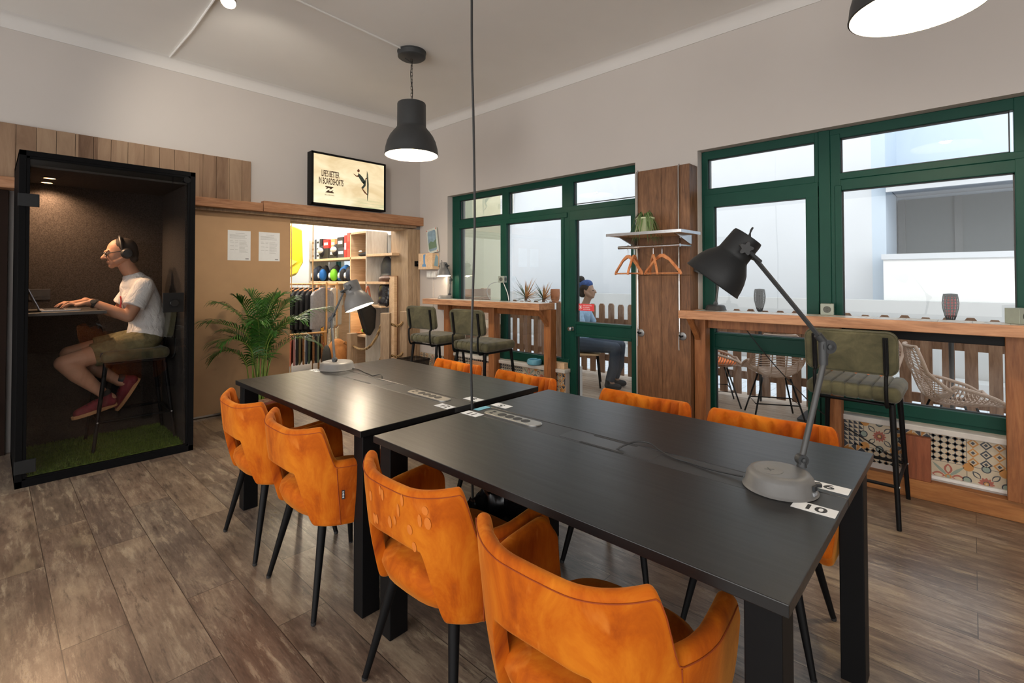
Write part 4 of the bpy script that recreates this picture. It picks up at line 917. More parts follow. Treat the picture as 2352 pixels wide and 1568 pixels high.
# torso, leaning forward
limb(B, [(PEL, .118), (V((.905, 4.99, 1.0)), .108), (CH, .122), (V((.835, 4.99, 1.28)), .108), (V((.81, 4.99, 1.345)), .07), (NK, .056), (V((.765, 4.99, 1.45)), .055), (V((.755, 4.99, 1.51)), .055)])
for s in (-1, 1):
    B.ell((.882, 4.99+s*.065, .865), (.11, .095, .10)); B.cap((.84, 4.99+s*.03, 1.27), (.845, 4.99+s*.165, 1.285), .075, .062)
    B.ell((.825, 4.99+s*.06, 1.19), (.09, .09, .10))
hs_ = len(B.v)
TILT = Matrix.Translation((.765, 4.99, 1.47)) @ Matrix.Rotation(R(-9), 4, 'Y') @ Matrix.Translation((-.765, -4.99, -1.47))
def tilt(m, a=0):
    for i in range(a, len(m.v)): m.v[i] = tuple(TILT @ V(m.v[i]))
    return m
# head: skull, face, jaw, nose, brow, lips, ears
B.ell((.752, 4.99, 1.585), (.098, .076, .098)); B.ell((.700, 4.99, 1.555), (.056, .062, .085)); B.ell((.690, 4.99, 1.505), (.045, .046, .046)); B.ell((.668, 4.99, 1.472), (.022, .024, .022))
B.cap((.70, 4.955, 1.50), (.755, 4.945, 1.53), .028, .03); B.cap((.70, 5.025, 1.50), (.755, 5.035, 1.53), .028, .03)
B.cap((.652, 4.99, 1.575), (.622, 4.99, 1.540), .011, .0145); B.ell((.640, 4.978, 1.537), (.011, .010, .008)); B.ell((.640, 5.002, 1.537), (.011, .010, .008))
B.cap((.655, 4.955, 1.588), (.652, 5.025, 1.588), .012, .012); B.ell((.650, 4.99, 1.508), (.013, .021, .006)); B.ell((.652, 4.99, 1.498), (.013, .018, .006))
for s in (-1, 1):
    B.ell((.763, 4.99+s*.078, 1.565), (.022, .008, .032)); B.ell((.661, 4.99+s*.030, 1.570), (.010, .013, .011))
tilt(B, hs_)
# arms: near (-y) and far
def arm(s, sh, el, wr, hand_dir, tipz):
    limb(B, [(sh, .056), (sh.lerp(el, .5), .051), (el, .040), (el.lerp(wr, .3), .043), (wr, .027)])
    kn = wr+hand_dir*.085+V((0, 0, -.004)); side = V((0, 0, 1)).cross(hand_dir).normalized()
    for q in (-1.5, -.5, .5, 1.5): B.cap(wr.lerp(kn, .12)+side*q*.012, kn+side*q*.0195, .017, .0125, 10)
    Ls = [.078, .092, .086, .064] if s > 0 else [.064, .086, .092, .078]
    for q, L in zip((-1.5, -.5, .5, 1.5), Ls):
        p0 = kn+side*q*.0205; d = (hand_dir+side*q*.055).normalized(); p1 = p0+d*L*.45+V((0, 0, .010)); p2 = p1+d*L*.32+V((0, 0, -.012)); p3 = p2+d*L*.24+V((0, 0, -.018))
        limb(B, [(p0, .0098), (p1, .0088), (p2, .008), (p3, .0068)], 10)
    ts = side*(-1 if s < 0 else 1)*-1
    p0 = wr+hand_dir*.03+ts*.018; p1 = p0+hand_dir*.030+ts*.022+V((0, 0, -.008)); p2 = p1+hand_dir*.030+ts*.004+V((0, 0, -.006)); limb(B, [(p0, .0145), (p1, .0105), (p2, .008)], 10)
shN, elN, wrN = V((.848, 4.825, 1.285)), V((.745, 4.775, 1.055)), V((.535, 4.845, 1.178))
shF, elF, wrF = V((.848, 5.155, 1.285)), V((.735, 5.20, 1.06)), V((.52, 5.06, 1.182))
arm(-1, shN, elN, wrN, V((-.97, .16, -.10)).normalized(), 1.13); arm(1, shF, elF, wrF, V((-.97, -.15, -.10)).normalized(), 1.13)
# legs: knees forward, shins folded back under the stool
hipN, knN, anN = V((.865, 4.905, .845)), V((.385, 4.865, .735)), V((.615, 4.88, .470))
hipF, knF, anF = V((.865, 5.075, .845)), V((.435, 5.105, .775)), V((.735, 5.045, .520))
limb(B, [(hipN, .092), (hipN.lerp(knN, .5), .080), (knN, .058), (knN.lerp(anN, .35), .062), (knN.lerp(anN, .7), .046), (anN, .034)])
limb(B, [(hipF, .092), (hipF.lerp(knF, .5), .080), (knF, .058), (knF.lerp(anF, .35), .062), (knF.lerp(anF, .7), .046), (anF, .034)])
limb(B, [(anN, .036), (V((.66, 4.88, .43)), .034), (V((.56, 4.875, .40)), .03)]); limb(B, [(anF, .036), (V((.79, 5.04, .50)), .034), (V((.77, 5.035, .41)), .03)])
B.build('body', M_SKIN, man, world=True, remesh=.0055)
# hair
H = MB(); H.ell((.763, 4.99, 1.597), (.095, .0785, .090)); H.ell((.80, 4.99, 1.565), (.058, .069, .085)); H.cap((.81, 4.96, 1.51), (.81, 5.02, 1.51), .035, .035)
hm = plain('short_dark_hair', (.032, .022, .016, 1), .8, bump=.4, scale=300)
tilt(H).build('hair', hm, man, world=True, remesh=.006)
eb = MB()
for s in (-1, 1): eb.cap((.651, 4.99+s*.016, 1.593), (.660, 4.99+s*.045, 1.594), .0042, .0035, 8)
tilt(eb).build('eyebrows', hm, man, world=True, smooth=True)
for s in (-1, 1): tilt(MB().ell((.6545, 4.99+s*.031, 1.570), (.007, .009, .0055))).build('eye', M_WHITE, man, smooth=True, world=True)
# t-shirt
T = MB(); limb(T, [(V((.893, 4.99, .89)), .128), (V((.908, 4.99, 1.0)), .124), (CH+V((.002, 0, 0)), .136), (V((.838, 4.99, 1.275)), .120), (V((.822, 4.99, 1.338)), .080)])
T.cap((.805, 4.99, 1.36), (.795, 4.99, 1.392), .070, .062, flat=True)
for s in (-1, 1):
    T.ell((.825, 4.99+s*.06, 1.19), (.105, .10, .115)); T.ell((.893, 4.99+s*.06, .91), (.12, .10, .085)); T.cap((.84, 4.99+s*.03, 1.28), (.847, 4.99+s*.160, 1.288), .084, .074)
for sh, el in ((shN, elN), (shF, elF)):
    T.cap(sh+V((.0, 0, .004)), sh.lerp(el, .30), .074, .074); T.cap(sh.lerp(el, .2), sh.lerp(el, .66), .074, .079, flat=True)
mt = NT('white_cotton'); n_ = mt.noise(mt.coord((1, 1, .6)), 11, 4, .6, 1.2); mt.base((.80, .79, .78, 1)); mt.set(Roughness=.9, Specular_IOR_Level=.15); mt.bump(n_, .9, .02)
ts = T.build('t_shirt', mt.m, man, world=True, remesh=.008)
pr_ = MB(); 
for k, (dz, dy, h) in enumerate([(0, 0, .05), (-.035, .018, .035), (-.05, -.012, .03), (.03, -.01, .03)]): pr_.cap((.722-.002*k, 4.925+dy, 1.18+dz), (.718, 4.915+dy, 1.18+dz-h), .006, .004, 6)
lab(pr_.build('shirt_print', plain('red_print', srgb(176, 48, 50), .8), ts, world=True), 'small red print on the chest')
# shorts
S_ = MB(); S_.ell((.885, 4.99, .865), (.128, .175, .108)); S_.cap((.89, 4.99, .87), (.90, 4.99, .93), .122, .112)
for hp, kn in ((hipN, knN), (hipF, knF)): S_.cap(hp, hp.lerp(kn, .35), .102, .098); S_.cap(hp.lerp(kn, .15), hp.lerp(kn, .66), .099, .090, flat=True)
ms = NT('olive_cotton'); n_ = ms.noise(ms.coord(), 16, 4, .6, 1.5); ms.base(ms.ramp(n_, [(.3, srgb(92, 86, 58)), (.7, srgb(124, 116, 82))])); ms.set(Roughness=.85); ms.bump(n_, .6, .015)
so = S_.build('shorts', ms.m, man, world=True, remesh=.008)
pM = Matrix.Translation(hipN.lerp(knN, .56)+V((0, -.101, -.005))); MB().cbox((0, 0, 0), (.034, .004, .034), pM @ Matrix.Rotation(R(8), 4, 'Y')).build('leg_patch', M_INK, so, world=True); MB().cbox((0, -.003, 0), (.012, .002, .016), pM @ Matrix.Rotation(R(8), 4, 'Y')).build('patch_mark', M_PAPER, so, world=True)
# shoes: the near one level, the far one toe down
M_SHOE = plain('maroon_suede', srgb(116, 38, 46), .8, var=.2); M_SOLE = plain('tan_rubber', srgb(176, 128, 86), .7)
def shoe(an, heel, toe, up):
    d = (toe-heel).normalized(); u = V(up); u = (u-d*u.dot(d)).normalized(); w = d.cross(u); L = (toe-heel).length
    M = Matrix((d, w, u)).transposed().to_4x4(); M.translation = heel
    m = MB(); m.cap((.03, 0, .04), (L*.45, 0, .045), .042, .044); m.cap((L*.45, 0, .04), (L-.045, 0, .026), .046, .036); m.cap((.04, 0, .05), (.05, 0, .10), .042, .042, flat=True)
    for i, v in enumerate(m.v): m.v[i] = tuple(M @ V(v))
    o = m.build('shoe', M_SHOE, man, world=True, remesh=.007)
    out = [(L*.5+L*.52*math.cos(a)*1.0, (.046+.006*math.cos(a))*math.sin(a)) for a in [2*PI*i/28 for i in range(28)]]
    MB().prism(out, -.008, .018, 'xy', M).build('sole', M_SOLE, o, world=True, bevel=.004)
    lc = MB()
    for q in range(4): lc.tube([M @ V((.09+q*.026, -.022, .088-q*.006)), M @ V((.093+q*.026, 0, .097-q*.008)), M @ V((.09+q*.026, .022, .088-q*.006))], .003, 6)
    lc.build('laces', M_INK, o, world=True)
    sk = MB(); sk.cap((.045, 0, .09), (.055, 0, .135), .040, .036, flat=True)
    for i, v in enumerate(sk.v): sk.v[i] = tuple(M @ V(v))
    sk.build('sock', M_INK, man, world=True, remesh=.008)
shoe(anN, V((.695, 4.88, .375)), V((.435, 4.872, .315)), (-.2, 0, 1)); shoe(anF, V((.865, 5.045, .525)), V((.72, 5.03, .295)), (-.85, 0, .55))
# headphones, glasses and watch are worn
hd = MB(); hd.tube([V((.752+.012*math.cos(a), 4.99+.092*math.cos(a), 1.575+.122*math.sin(a))) for a in [PI*i/20 for i in range(21)]], .010, 8)
hb = tilt(hd).build('headphones', M_BLACKP, man, smooth=True, world=True)
for s in (-1, 1): tilt(MB().lathe([(0, .024), (.030, .022), (.040, .012), (.042, 0), (.036, -.012), (0, -.012)], 28, Matrix.Translation((.765, 4.99+s*.092, 1.555)) @ Matrix.Rotation(R(-90*s), 4, 'X'))).build('ear_cup', M_BLACKP, hb, smooth=True, world=True)
gl = MB()
for s in (-1, 1):
    gl.tube([V((.640, 4.99+s*.032+.023*math.cos(a), 1.566+.018*math.sin(a))) for a in [2*PI*i/20 for i in range(20)]], .0036, 6, closed=True); gl.tube([V((.642, 4.99+s*.055, 1.572)), V((.70, 4.99+s*.072, 1.577)), V((.76, 4.99+s*.080, 1.58))], .0034, 6)
gl.tube([(.640, 4.982, 1.568), (.636, 4.99, 1.571), (.640, 4.998, 1.568)], .002, 6); tilt(gl).build('glasses', M_BLACKP, man, smooth=True, world=True)
d = (elN-wrN).normalized(); c = wrN+d*.022; wt = MB(); M = Matrix.Translation(c) @ d.to_track_quat('Z', 'Y').to_matrix().to_4x4(); wt.lathe([(.030, -.011), (.0335, -.009), (.0335, .009), (.030, .011)], 28, M)
wo = wt.build('watch_strap', M_BLACKP, man, smooth=True, world=True); wd_ = d.cross(V((0, 1, 0))); MB().lathe([(0, .012), (.018, .011), (.019, 0), (0, 0)], 24, Matrix.Translation(c+V((-.012, -.028, .012))) @ V((-.3, -.85, .45)).to_track_quat('Z', 'Y').to_matrix().to_4x4()).build('watch_case', M_BLACKP, wo, smooth=True, world=True)
# ================================================================== things along the back wall
t = thing('sliding_panel', 'brown hardboard sliding panel with two white notices', 'panel', (1.5, 5.47, 0))
M_HARD = plain('hardboard', srgb(186, 150, 112), .6, var=.05, scale=4)
MB().box(1.325, 2.262, 5.455, 5.478, .022, 2.03).build('board', M_HARD, t, world=True, bevel=.0015); MB().box(.4, 1.323, 5.457, 5.48, .022, 2.03).build('board', M_HARD, t, world=True, bevel=.0015)
MB().box(.4, 2.262, 5.452, 5.482, .008, .024).build('bottom_rail', M_STEEL, t, world=True)
t['category'] = 'panel'
def notice(cx, cz, label, seed):
    w, h = .215, .305; t = thing('notice_sheet', label, 'paper', (cx, 5.4545, cz), 0, 'printed notices on the brown panel'); rnd = random.Random(seed)
    MB().box(-w/2, w/2, -.0008, 0, -h/2, h/2).build('sheet', M_PAPER, t)
    m = MB()
    def ln(x0, x1, z): m.box(x0, x1, -.0012, -.0009, z-.0011, z+.0011)
    ln(-.035, .05, h/2-.03)
    for k in range(4): ln(-w/2+.018, w/2-rnd.uniform(.03, .06), h/2-.045-.011*k)
    z = h/2-.105; ln(-.085, -.06, z); ln(-.04, -.01, z); ln(.0, .06, z)
    for k in range(9):
        z = h/2-.12-.0125*k; ln(0, rnd.uniform(.05, .09), z); 
        if k % 3 == 0: ln(-.085, -.05, z); ln(-.04, -.012, z)
    m.build('printed_lines', M_GREYINK, t); MB().box(.058, .09, -.0012, -.0009, -h/2+.012, -h/2+.024).build('stamp', M_GREYINK, t)
notice(1.748, 1.690, 'white printed notice on the brown panel, the one nearer the booth', 1)
notice(2.042, 1.690, 'white printed notice on the brown panel, nearer the shop opening', 2)
# dark cupboard front beyond the booth
t = thing('cupboard_front', 'dark brown cupboard front at the edge of the frame beyond the booth', 'cupboard', (-.55, 5.43, 0)); M_DB = plain('dark_brown_board', (.018, .009, .006, 1), .6, spec=.12)
MB().box(-1.4, .10, 5.44, 5.495, .0, 2.04).build('door', M_DB, t, world=True, bevel=.002)
MB().tube([(.035, 5.41, .30), (.035, 5.41, .42)], .007, 8).tube([(.035, 5.44, .31), (.035, 5.41, .31)], .006, 8).tube([(.035, 5.44, .41), (.035, 5.41, .41)], .006, 8).build('handle', M_STEEL, t, smooth=True, world=True)
# ------------------------------------------------------------------ light box above the beam
X0, X1, YF, Z0, Z1 = 2.418, 3.352, 5.285, 2.172, 2.762
t = thing('light_box', 'black framed light box showing a surfer and a slogan', 'sign', ((X0+X1)/2, 5.34, Z0))
cs = MB().box(X0, X1, YF+.012, YB-.002, Z0, Z1); cs.build('case', M_BLACK, t, world=True, bevel=.003)
b = MB(); w_ = .022
for a in ((X0, X1, Z0, Z0+w_), (X0, X1, Z1-w_, Z1), (X0, X0+w_, Z0, Z1), (X1-w_, X1, Z0, Z1)): b.box(a[0], a[1], YF-.006, YF+.012, a[2], a[3])
b.build('bezel', M_BLACK, t, world=True, bevel=.002)
MB().box(X0+.42, X0+.52, YF+.0, YF+.03, Z0-.012, Z0).build('latch', M_BLACK, t, world=True)
te = NT('backlit_print'); v = te.coord((1, 1, 2.2)); n1 = te.noise(v, 2.2, 4, .55, .6); n2 = te.noise(te.coord((.35, 1, 5)), 7, 5, .6)
c = te.ramp(n1, [(.3, srgb(222, 196, 150)), (.55, srgb(246, 226, 184)), (.75, srgb(252, 240, 208))]); sp = te.n('ShaderNodeSeparateXYZ'); te.l(te.coord(), sp.inputs[0])
mr = te.n('ShaderNodeMapRange'); te.l(sp.outputs['Z'], mr.inputs['Value']); mr.inputs['From Min'].default_value = Z0+.02; mr.inputs['From Max'].default_value = Z0+.17; mr.inputs['To Min'].default_value = 1; mr.inputs['To Max'].default_value = 0
mx_ = te.n('ShaderNodeMapRange'); te.l(sp.outputs['X'], mx_.inputs['Value']); mx_.inputs['From Min'].default_value = X0+.35; mx_.inputs['From Max'].default_value = X0+.6
mu = te.n('ShaderNodeMath', operation='MULTIPLY'); te.l(mr.outputs[0], mu.inputs[0]); te.l(mx_.outputs[0], mu.inputs[1]); mu2 = te.n('ShaderNodeMath', operation='MULTIPLY'); te.l(mu.outputs[0], mu2.inputs[0]); te.l(te.ramp(n2, [(.4, (0, 0, 0, 1)), (.6, (1, 1, 1, 1))]), mu2.inputs[1])
c = te.mix(mu2.outputs[0], c, srgb(176, 184, 140)); te.base((0, 0, 0, 1)); te.l(c, te.b.inputs['Emission Color']); te.set(Emission_Strength=.85, Roughness=.3)
MB().box(X0+w_, X1-w_, YF+.004, YF+.011, Z0+w_, Z1-w_).build('print', te.m, t, world=True)
M_PR = plain('print_brown', srgb(96, 74, 58), .8); PX = lambda s: X0+s*(X1-X0); PZ = lambda s: Z0+s*(Z1-Z0); PMx = lambda x, z: frameM((x, YF+.0032, z), (1, 0, 0), (0, 0, 1))
text("LIFE'S BETTER", .098, M_PR, PMx(PX(.235), PZ(.605)), 'slogan', t, .0004, sx=.36, bold=.0022)
text("IN BOARDSHORTS", .098, M_PR, PMx(PX(.245), PZ(.462)), 'slogan', t, .0004, sx=.36, bold=.0022)
lg = MB(); lx, lz = PX(.225), PZ(.31)
for q in (0, 1):
    s_ = 1 if q == 0 else -1
    lg.prism([(lx+s_*a, lz+s_*b_) for a, b_ in [(-.05, .036), (.05, .036), (.035, .022), (.02, .008), (-.005, .004), (.008, .014), (-.01, .018), (-.03, .006), (-.046, .004), (-.03, .022), (-.048, .024)]], YF+.003, YF+.004, 'xz')
lg.build('wave_emblem', M_PR, t, world=True); text('BILLABONG', .019, M_PR, PMx(lx, PZ(.205)), 'small_lettering', t, .0003, sx=1.1)
sf = MB(); sx0, sz0 = PX(.66), PZ(.52)
def flat(m, pts): m.prism([(sx0+a, sz0+b_) for a, b_ in pts], YF+.0028, YF+.004, 'xz')
flat(sf, [(.062, .165), (.078, .12), (.088, .0), (.085, -.10), (.072, -.19), (.066, -.20), (.066, -.10), (.062, .0), (.058, .10)]); sf.build('printed_board', plain('print_grey_green', srgb(132, 136, 116), .8), t, world=True)
sf = MB(); flat(sf, [(-.05, .12), (-.025, .105), (.01, .075), (.03, .045), (.028, .0), (.0, .01), (-.03, .05), (-.055, .085)]); flat(sf, [(.03, .045), (.05, .05), (.045, -.02), (.012, -.06), (-.012, -.05), (.02, -.01), (.01, .01)]); sf.build('printed_surfer', plain('print_teal', srgb(74, 88, 80), .8), t, world=True)
sf = MB(); flat(sf, [(-.066, .150+.018*0), (-.052, .168), (-.034, .16), (-.034, .138), (-.05, .128), (-.064, .136)]); flat(sf, [(-.05, .095), (-.075, .085), (-.11, .105), (-.112, .098), (-.076, .072), (-.048, .072)]); flat(sf, [(-.012, -.052), (.012, -.062), (.05, -.10), (.07, -.118), (.064, -.128), (.03, -.108)]); flat(sf, [(.032, .055), (.05, .075), (.068, .085), (.066, .074), (.05, .056)]); sf.build('printed_limbs', plain('print_skin', srgb(140, 92, 66), .8), t, world=True)
# ------------------------------------------------------------------ poster, painted wooden box, switches and conduit by the corner
t = thing('poster', 'small blue surf poster leaning on the painted wooden box', 'poster', (3.93, 5.08, 1.68)); M = Matrix.Translation((3.925, 5.085, 1.835)) @ Matrix.Rotation(R(-9), 4, 'X')
MB().box(-.006, .006, -.105, .105, -.158, .158, M).build('board', plain('poster_cream', srgb(206, 212, 204), .6), t, world=True)
MB().prism([(a, b_) for a, b_ in rrect(.165, .265, .03, 4)], -.0075, -.006, 'yz', M).build('picture', plain('poster_blue', srgb(136, 162, 178), .6, var=.25, scale=14), t, world=True)
MB().prism([(-.08, -.10), (.08, -.10), (.08, -.03), (.03, .0), (-.02, -.02), (-.08, .01)], -.0085, -.0075, 'yz', M).build('green_shore', plain('poster_green', srgb(106, 132, 108), .6), t, world=True)
m = MB()
for sy in (-1, 1):
    for sz in (-1, 1): m.cbox((-.0082, sy*.092, sz*.145), (.001, .016, .016), M)
m.build('corner_marks', plain('poster_red', srgb(200, 110, 100), .6), t, world=True)
t = thing('painted_box', 'small wooden box with a painted blue numeral one in the corner', 'box', (3.92, 5.12, 1.46))
MB().box(3.845, 3.952, 4.985, 5.285, 1.465, 1.672).build('box_body', W_PALE, t, world=True, bevel=.004)
MB().prism([(5.20, 1.50), (5.12, 1.50), (5.125, 1.53), (5.135, 1.535), (5.14, 1.60), (5.13, 1.66), (5.175, 1.655), (5.178, 1.62), (5.17, 1.535), (5.195, 1.53)], 3.8438, 3.845, 'yz').build('numeral', plain('numeral_blue', srgb(92, 142, 190), .6), t, world=True)
MB().prism([(3.87, 1.51), (3.93, 1.50), (3.935, 1.62), (3.90, 1.66), (3.885, 1.60)], 4.9838, 4.985, 'xz').build('painted_figure', plain('figure_blue', srgb(140, 172, 184), .6), t, world=True)
for k, y in enumerate((5.16, 5.06)):
    s = thing('light_switch', ['white light switch nearer the corner, below the painted box', 'white light switch nearer the window, below the painted box'][k], 'switch', (3.95, y, 1.40), 0, 'white switches below the painted box')
    MB().box(-.035, .004, -.042, .042, -.04, .045).build('housing', M_WHITE, s, bevel=.004); MB().box(-.041, -.034, -.024, .024, -.024, .028).build('rocker', M_WHITE, s, bevel=.002)
tag(MB().box(3.942, 3.954, 5.10, 5.118, .42, 1.36).build('cable_trunking', M_WALL, bevel=.002), 'slim wall coloured cable trunking below the switches', 'trunking')
for z, l in ((1.545, 'small black hook on the oak upright near the painted box'), (.545, 'small black hook low on the oak upright')):
    t = thing('coat_hook', l, 'hook', (3.897, 5.39, z), 0, 'black hooks on the oak upright'); MB().box(-.032, .032, -.012, .006, -.036, .036).build('plate', M_BLACK, t, bevel=.002); MB().tube([(-.0, -.012, 0), (-.03, -.07, 0), (-.055, -.09, .004)], .007, 8).build('arm', M_BLACK, t, smooth=True)
# ------------------------------------------------------------------ areca palm
t = thing('areca_palm', 'green areca palm in a basket in front of the brown panel', 'plant', (1.79, 5.02, 0)); rnd = random.Random(11)
def wov():
    t_ = NT('woven_basket'); w1 = t_.n('ShaderNodeTexWave', wave_type='BANDS', bands_direction='Z', Scale=28, Distortion=2.5); t_.l(t_.coord(), w1.inputs['Vector']); t_.base(t_.ramp(w1.outputs['Fac'], [(.2, srgb(110, 74, 54)), (.8, srgb(186, 150, 122))])); t_.set(Roughness=.85); t_.bump(w1.outputs['Fac'], .5, .01); return t_.m
MB().lathe([(0, .02), (.14, .02), (.165, .10), (.172, .21), (.168, .225), (.160, .21), (.15, .17), (0, .16)], 40).build('basket_pot', wov(), t, smooth=True)
MB().lathe([(0, 0), (.19, 0), (.20, .018), (.19, .02), (0, .012)], 36).build('saucer', M_WHITE, t, smooth=True)
lab(MB().lathe([(.1745, .165), (.176, .168), (.176, .185), (.1735, .188)], 40, caps=False).build('red_band', plain('basket_red', srgb(120, 56, 44), .8), t, smooth=True), 'red woven band')
ML = NT('palm_leaf'); n_ = ML.noise(ML.coord(), 9, 3); ML.base(ML.ramp(n_, [(.3, srgb(30, 70, 20)), (.55, srgb(52, 104, 34)), (.8, srgb(104, 150, 62))])); ML.set(Roughness=.42, Specular_IOR_Level=.5); M_LEAF = ML.m
M_STEM = plain('palm_stem', srgb(122, 150, 60), .5, var=.2)
def frond(base, mid, tip, sag, nleaf, L, par, twist=0, start=.42):
    pts = bez([base, base.lerp(mid, .5)+V((rnd.uniform(-.01, .01), rnd.uniform(-.01, .01), 0)), mid, mid.lerp(tip, .55)+V((0, 0, sag)), tip], 9); N = len(pts)
    st = MB().tube(pts, [.0065*(1-.85*i/(N-1))+.0008 for i in range(N)], 6); fr = st.build('stem', M_STEM, par, smooth=True)
    m = MB()
    for k in range(nleaf):
        u = start+(1-start)*k/(nleaf-1); x = u*(N-1); i = min(int(x), N-2); p = pts[i].lerp(pts[i+1], x-i); d = (pts[i+1]-pts[i]).normalized(); side = d.cross(V((0, 0, 1)))
        side = side.normalized() if side.length > .1 else V((1, 0, 0)); up = side.cross(d); q = (u-start)/(1-start); ll = L*(.55+.75*math.sin(PI*(.12+.8*q)))*rnd.uniform(.85, 1.1)
        for s in (-1, 1):
            sd = (side*s*math.cos(R(25))+up*math.sin(R(25+twist)))
            dr = (d*(.55+.5*q)+sd*(.95-.45*q)+V((0, 0, rnd.uniform(-.05, .1)))).normalized(); w = rnd.uniform(.0062, .009)*(1-.3*q); row = []; wd = dr.cross(up).normalized()
            for j in range(6):
                v_ = j/5; c = p+dr*ll*v_+V((0, 0, -1))*ll*.42*v_*v_*(1+.5*rnd.random()*v_); ww = w*math.sin(PI*min(.97, .14+.84*v_))**.7
                row += [c-wd*ww, c+up*.0012*(1-v_), c+wd*ww]
            m.add(row, [(j*3+a_, j*3+a_+1, j*3+a_+4, j*3+a_+3) for j in range(5) for a_ in (0, 1)])
    m.build('frond', M_LEAF, fr, smooth=True, fix=False)
B0 = V((0, 0, .17))
for (mx_x, mx_y, mz, tx, ty, tz, sg) in [(-.18, -.05, .98, -.46, -.05, .90, .04), (-.12, .08, 1.05, -.30, .14, 1.06, .05), (.02, .06, 1.08, -.06, .10, 1.14, .06), (.10, .06, 1.05, .24, .12, 1.12, .06), (.20, -.06, .95, .60, -.18, 1.00, .07), (.20, -.05, .74, .44, -.16, .66, .09), (-.14, -.10, .82, -.38, -.22, .74, .06),
    (.10, -.12, .90, .26, -.32, .90, .07), (-.04, -.12, .95, -.14, -.34, .92, .07), (.06, .10, .98, .12, .26, 1.06, .05), (-.20, .02, .70, -.34, .0, .62, .05), (.14, .05, .86, .40, .06, .90, .06), (-.08, .02, 1.0, -.20, -.02, 1.10, .05), (.04, -.04, 1.02, .13, -.06, 1.14, .05), (.16, .08, 1.0, .34, .10, 1.08, .05), (-.07, .10, .78, -.22, .20, .78, .05), (.05, -.08, .80, .06, -.24, .80, .07)]:
    frond(B0+V((rnd.uniform(-.05, .05), rnd.uniform(-.05, .05), 0)), V((mx_x*.62, mx_y*.6, mz*.82)), V((tx, ty, tz+.06)), sg, 26, .20, t, rnd.uniform(-10, 20))
# ------------------------------------------------------------------ rope posts at the opening
def post(x, y, s, h, label, rz=0):
    t = thing('rope_post', label, 'post', (x, y, 0), R(rz), 'square oak rope posts'); MB().box(-s, s, -s, s, 0, h).build('post_body', W_GREYOAK, t, bevel=.004); MB().box(-s-.012, s+.012, -s-.012, s+.012, 0, .02).build('base_plate', W_GREYOAK, t, bevel=.003); return t
post(3.345, 5.26, .055, .925, 'square oak rope post standing free in the opening', 45); post(3.645, 5.285, .05, .93, 'square oak rope post in front of the tall board', 25); post(3.33, 6.05, .05, .62, 'short oak rope post beside the tan backpack')
def ropemat():
    t_ = NT('manila_rope'); w1 = t_.n('ShaderNodeTexWave', wave_type='BANDS', bands_direction='DIAGONAL', Scale=18); t_.l(t_.coord(), w1.inputs['Vector']); t_.base(t_.ramp(w1.outputs['Fac'], [(.2, srgb(104, 78, 46)), (.8, srgb(178, 146, 100))])); t_.set(Roughness=.9); t_.bump(w1.outputs['Fac'], .6, .01); return t_.m
M_ROPE = ropemat()
for pts, l in (([(3.40, 5.25, .79), (3.50, 5.25, .755), (3.56, 5.26, .77), (3.60, 5.28, .80)], 'upper short rope between the two oak posts'), ([(3.40, 5.25, .40), (3.50, 5.25, .375), (3.56, 5.26, .385), (3.60, 5.28, .41)], 'lower short rope between the two oak posts'), ([(3.31, 5.29, .80), (3.30, 5.42, .60), (3.30, 5.60, .47), (3.31, 5.82, .43), (3.32, 6.0, .45)], 'long rope sagging from the oak post into the shop'), ([(3.32, 5.30, .40), (3.30, 5.4, .25), (3.29, 5.52, .14), (3.30, 5.7, .08), (3.31, 6.0, .10)], 'low rope sagging behind the oak post')):
    tag(MB().tube(bez(pts, 8), .0165, 10).build('rope', M_ROPE, smooth=True), l, 'rope', 'manila ropes between the posts')
t = thing('tall_board', 'tall boxed brown board standing in the shop opening', 'board', (3.79, 5.70, 0)); MB().box(3.70, 3.745, 5.62, 5.74, 0, 1.375).build('edge_board', W_PALE, t, world=True, bevel=.002); MB().box(3.745, 3.90, 5.63, 5.74, 0, 1.385).build('face_board', plain('kraft_board', srgb(150, 110, 78), .7), t, world=True, bevel=.002)
# ================================================================== the surf shop seen through the opening
SY1 = 9.6
struct(MB().box(-1.0, 4.25, 5.6, SY1, -.12, 0).build('floor.001', wood('shop_floor', (.12, .09, .07, 1), (.2, .16, .12, 1), rough=.5, axis='y') if False else plain('shop_floor', (.20, .16, .13, 1), .5)), 'shop floor')
struct(MB().box(-1.0, 4.25, 5.6, SY1, ZC, ZC+.15).build('ceiling.001', M_CEIL), 'shop ceiling')
M_SW = make_wallpaint('shop_white', (.78, .78, .77, 1))
w = MB().box(-1.0, 4.25, SY1, SY1+.2, 0, .95).box(-1.0, 4.25, SY1, SY1+.2, 2.15, ZC).box(-1.0, 2.6, SY1, SY1+.2, .95, 2.15).box(4.05, 4.25, SY1, SY1+.2, .95, 2.15)
struct(w.build('wall_far', M_SW), 'white far wall of the shop'); struct(MB().box(-1.2, -1.0, 5.6, SY1+.2, 0, ZC).build('wall_shop', M_SW), 'white side wall of the shop')
w = MB().box(4.0, 4.25, 5.6, SY1, 0, 1.05).box(4.0, 4.25, 5.6, SY1, 1.98, ZC)
for a, b_ in ((5.58, 5.66), (6.24, 6.66), (8.0, SY1)): w.box(4.0, 4.25, a, b_, 1.05, 1.98)
struct(w.build('wall_facade', M_SW), 'white facade wall of the shop')
M_TEAL = plain('teal_frame', srgb(44, 108, 112), .4)
def shopwin(name, bars, pane, l):
    m = MB(); [m.box(*b_) for b_ in bars]; o = struct(m.build(name, M_TEAL, bevel=.003), l); MB().box(*pane).build('pane', M_GLASS, o)
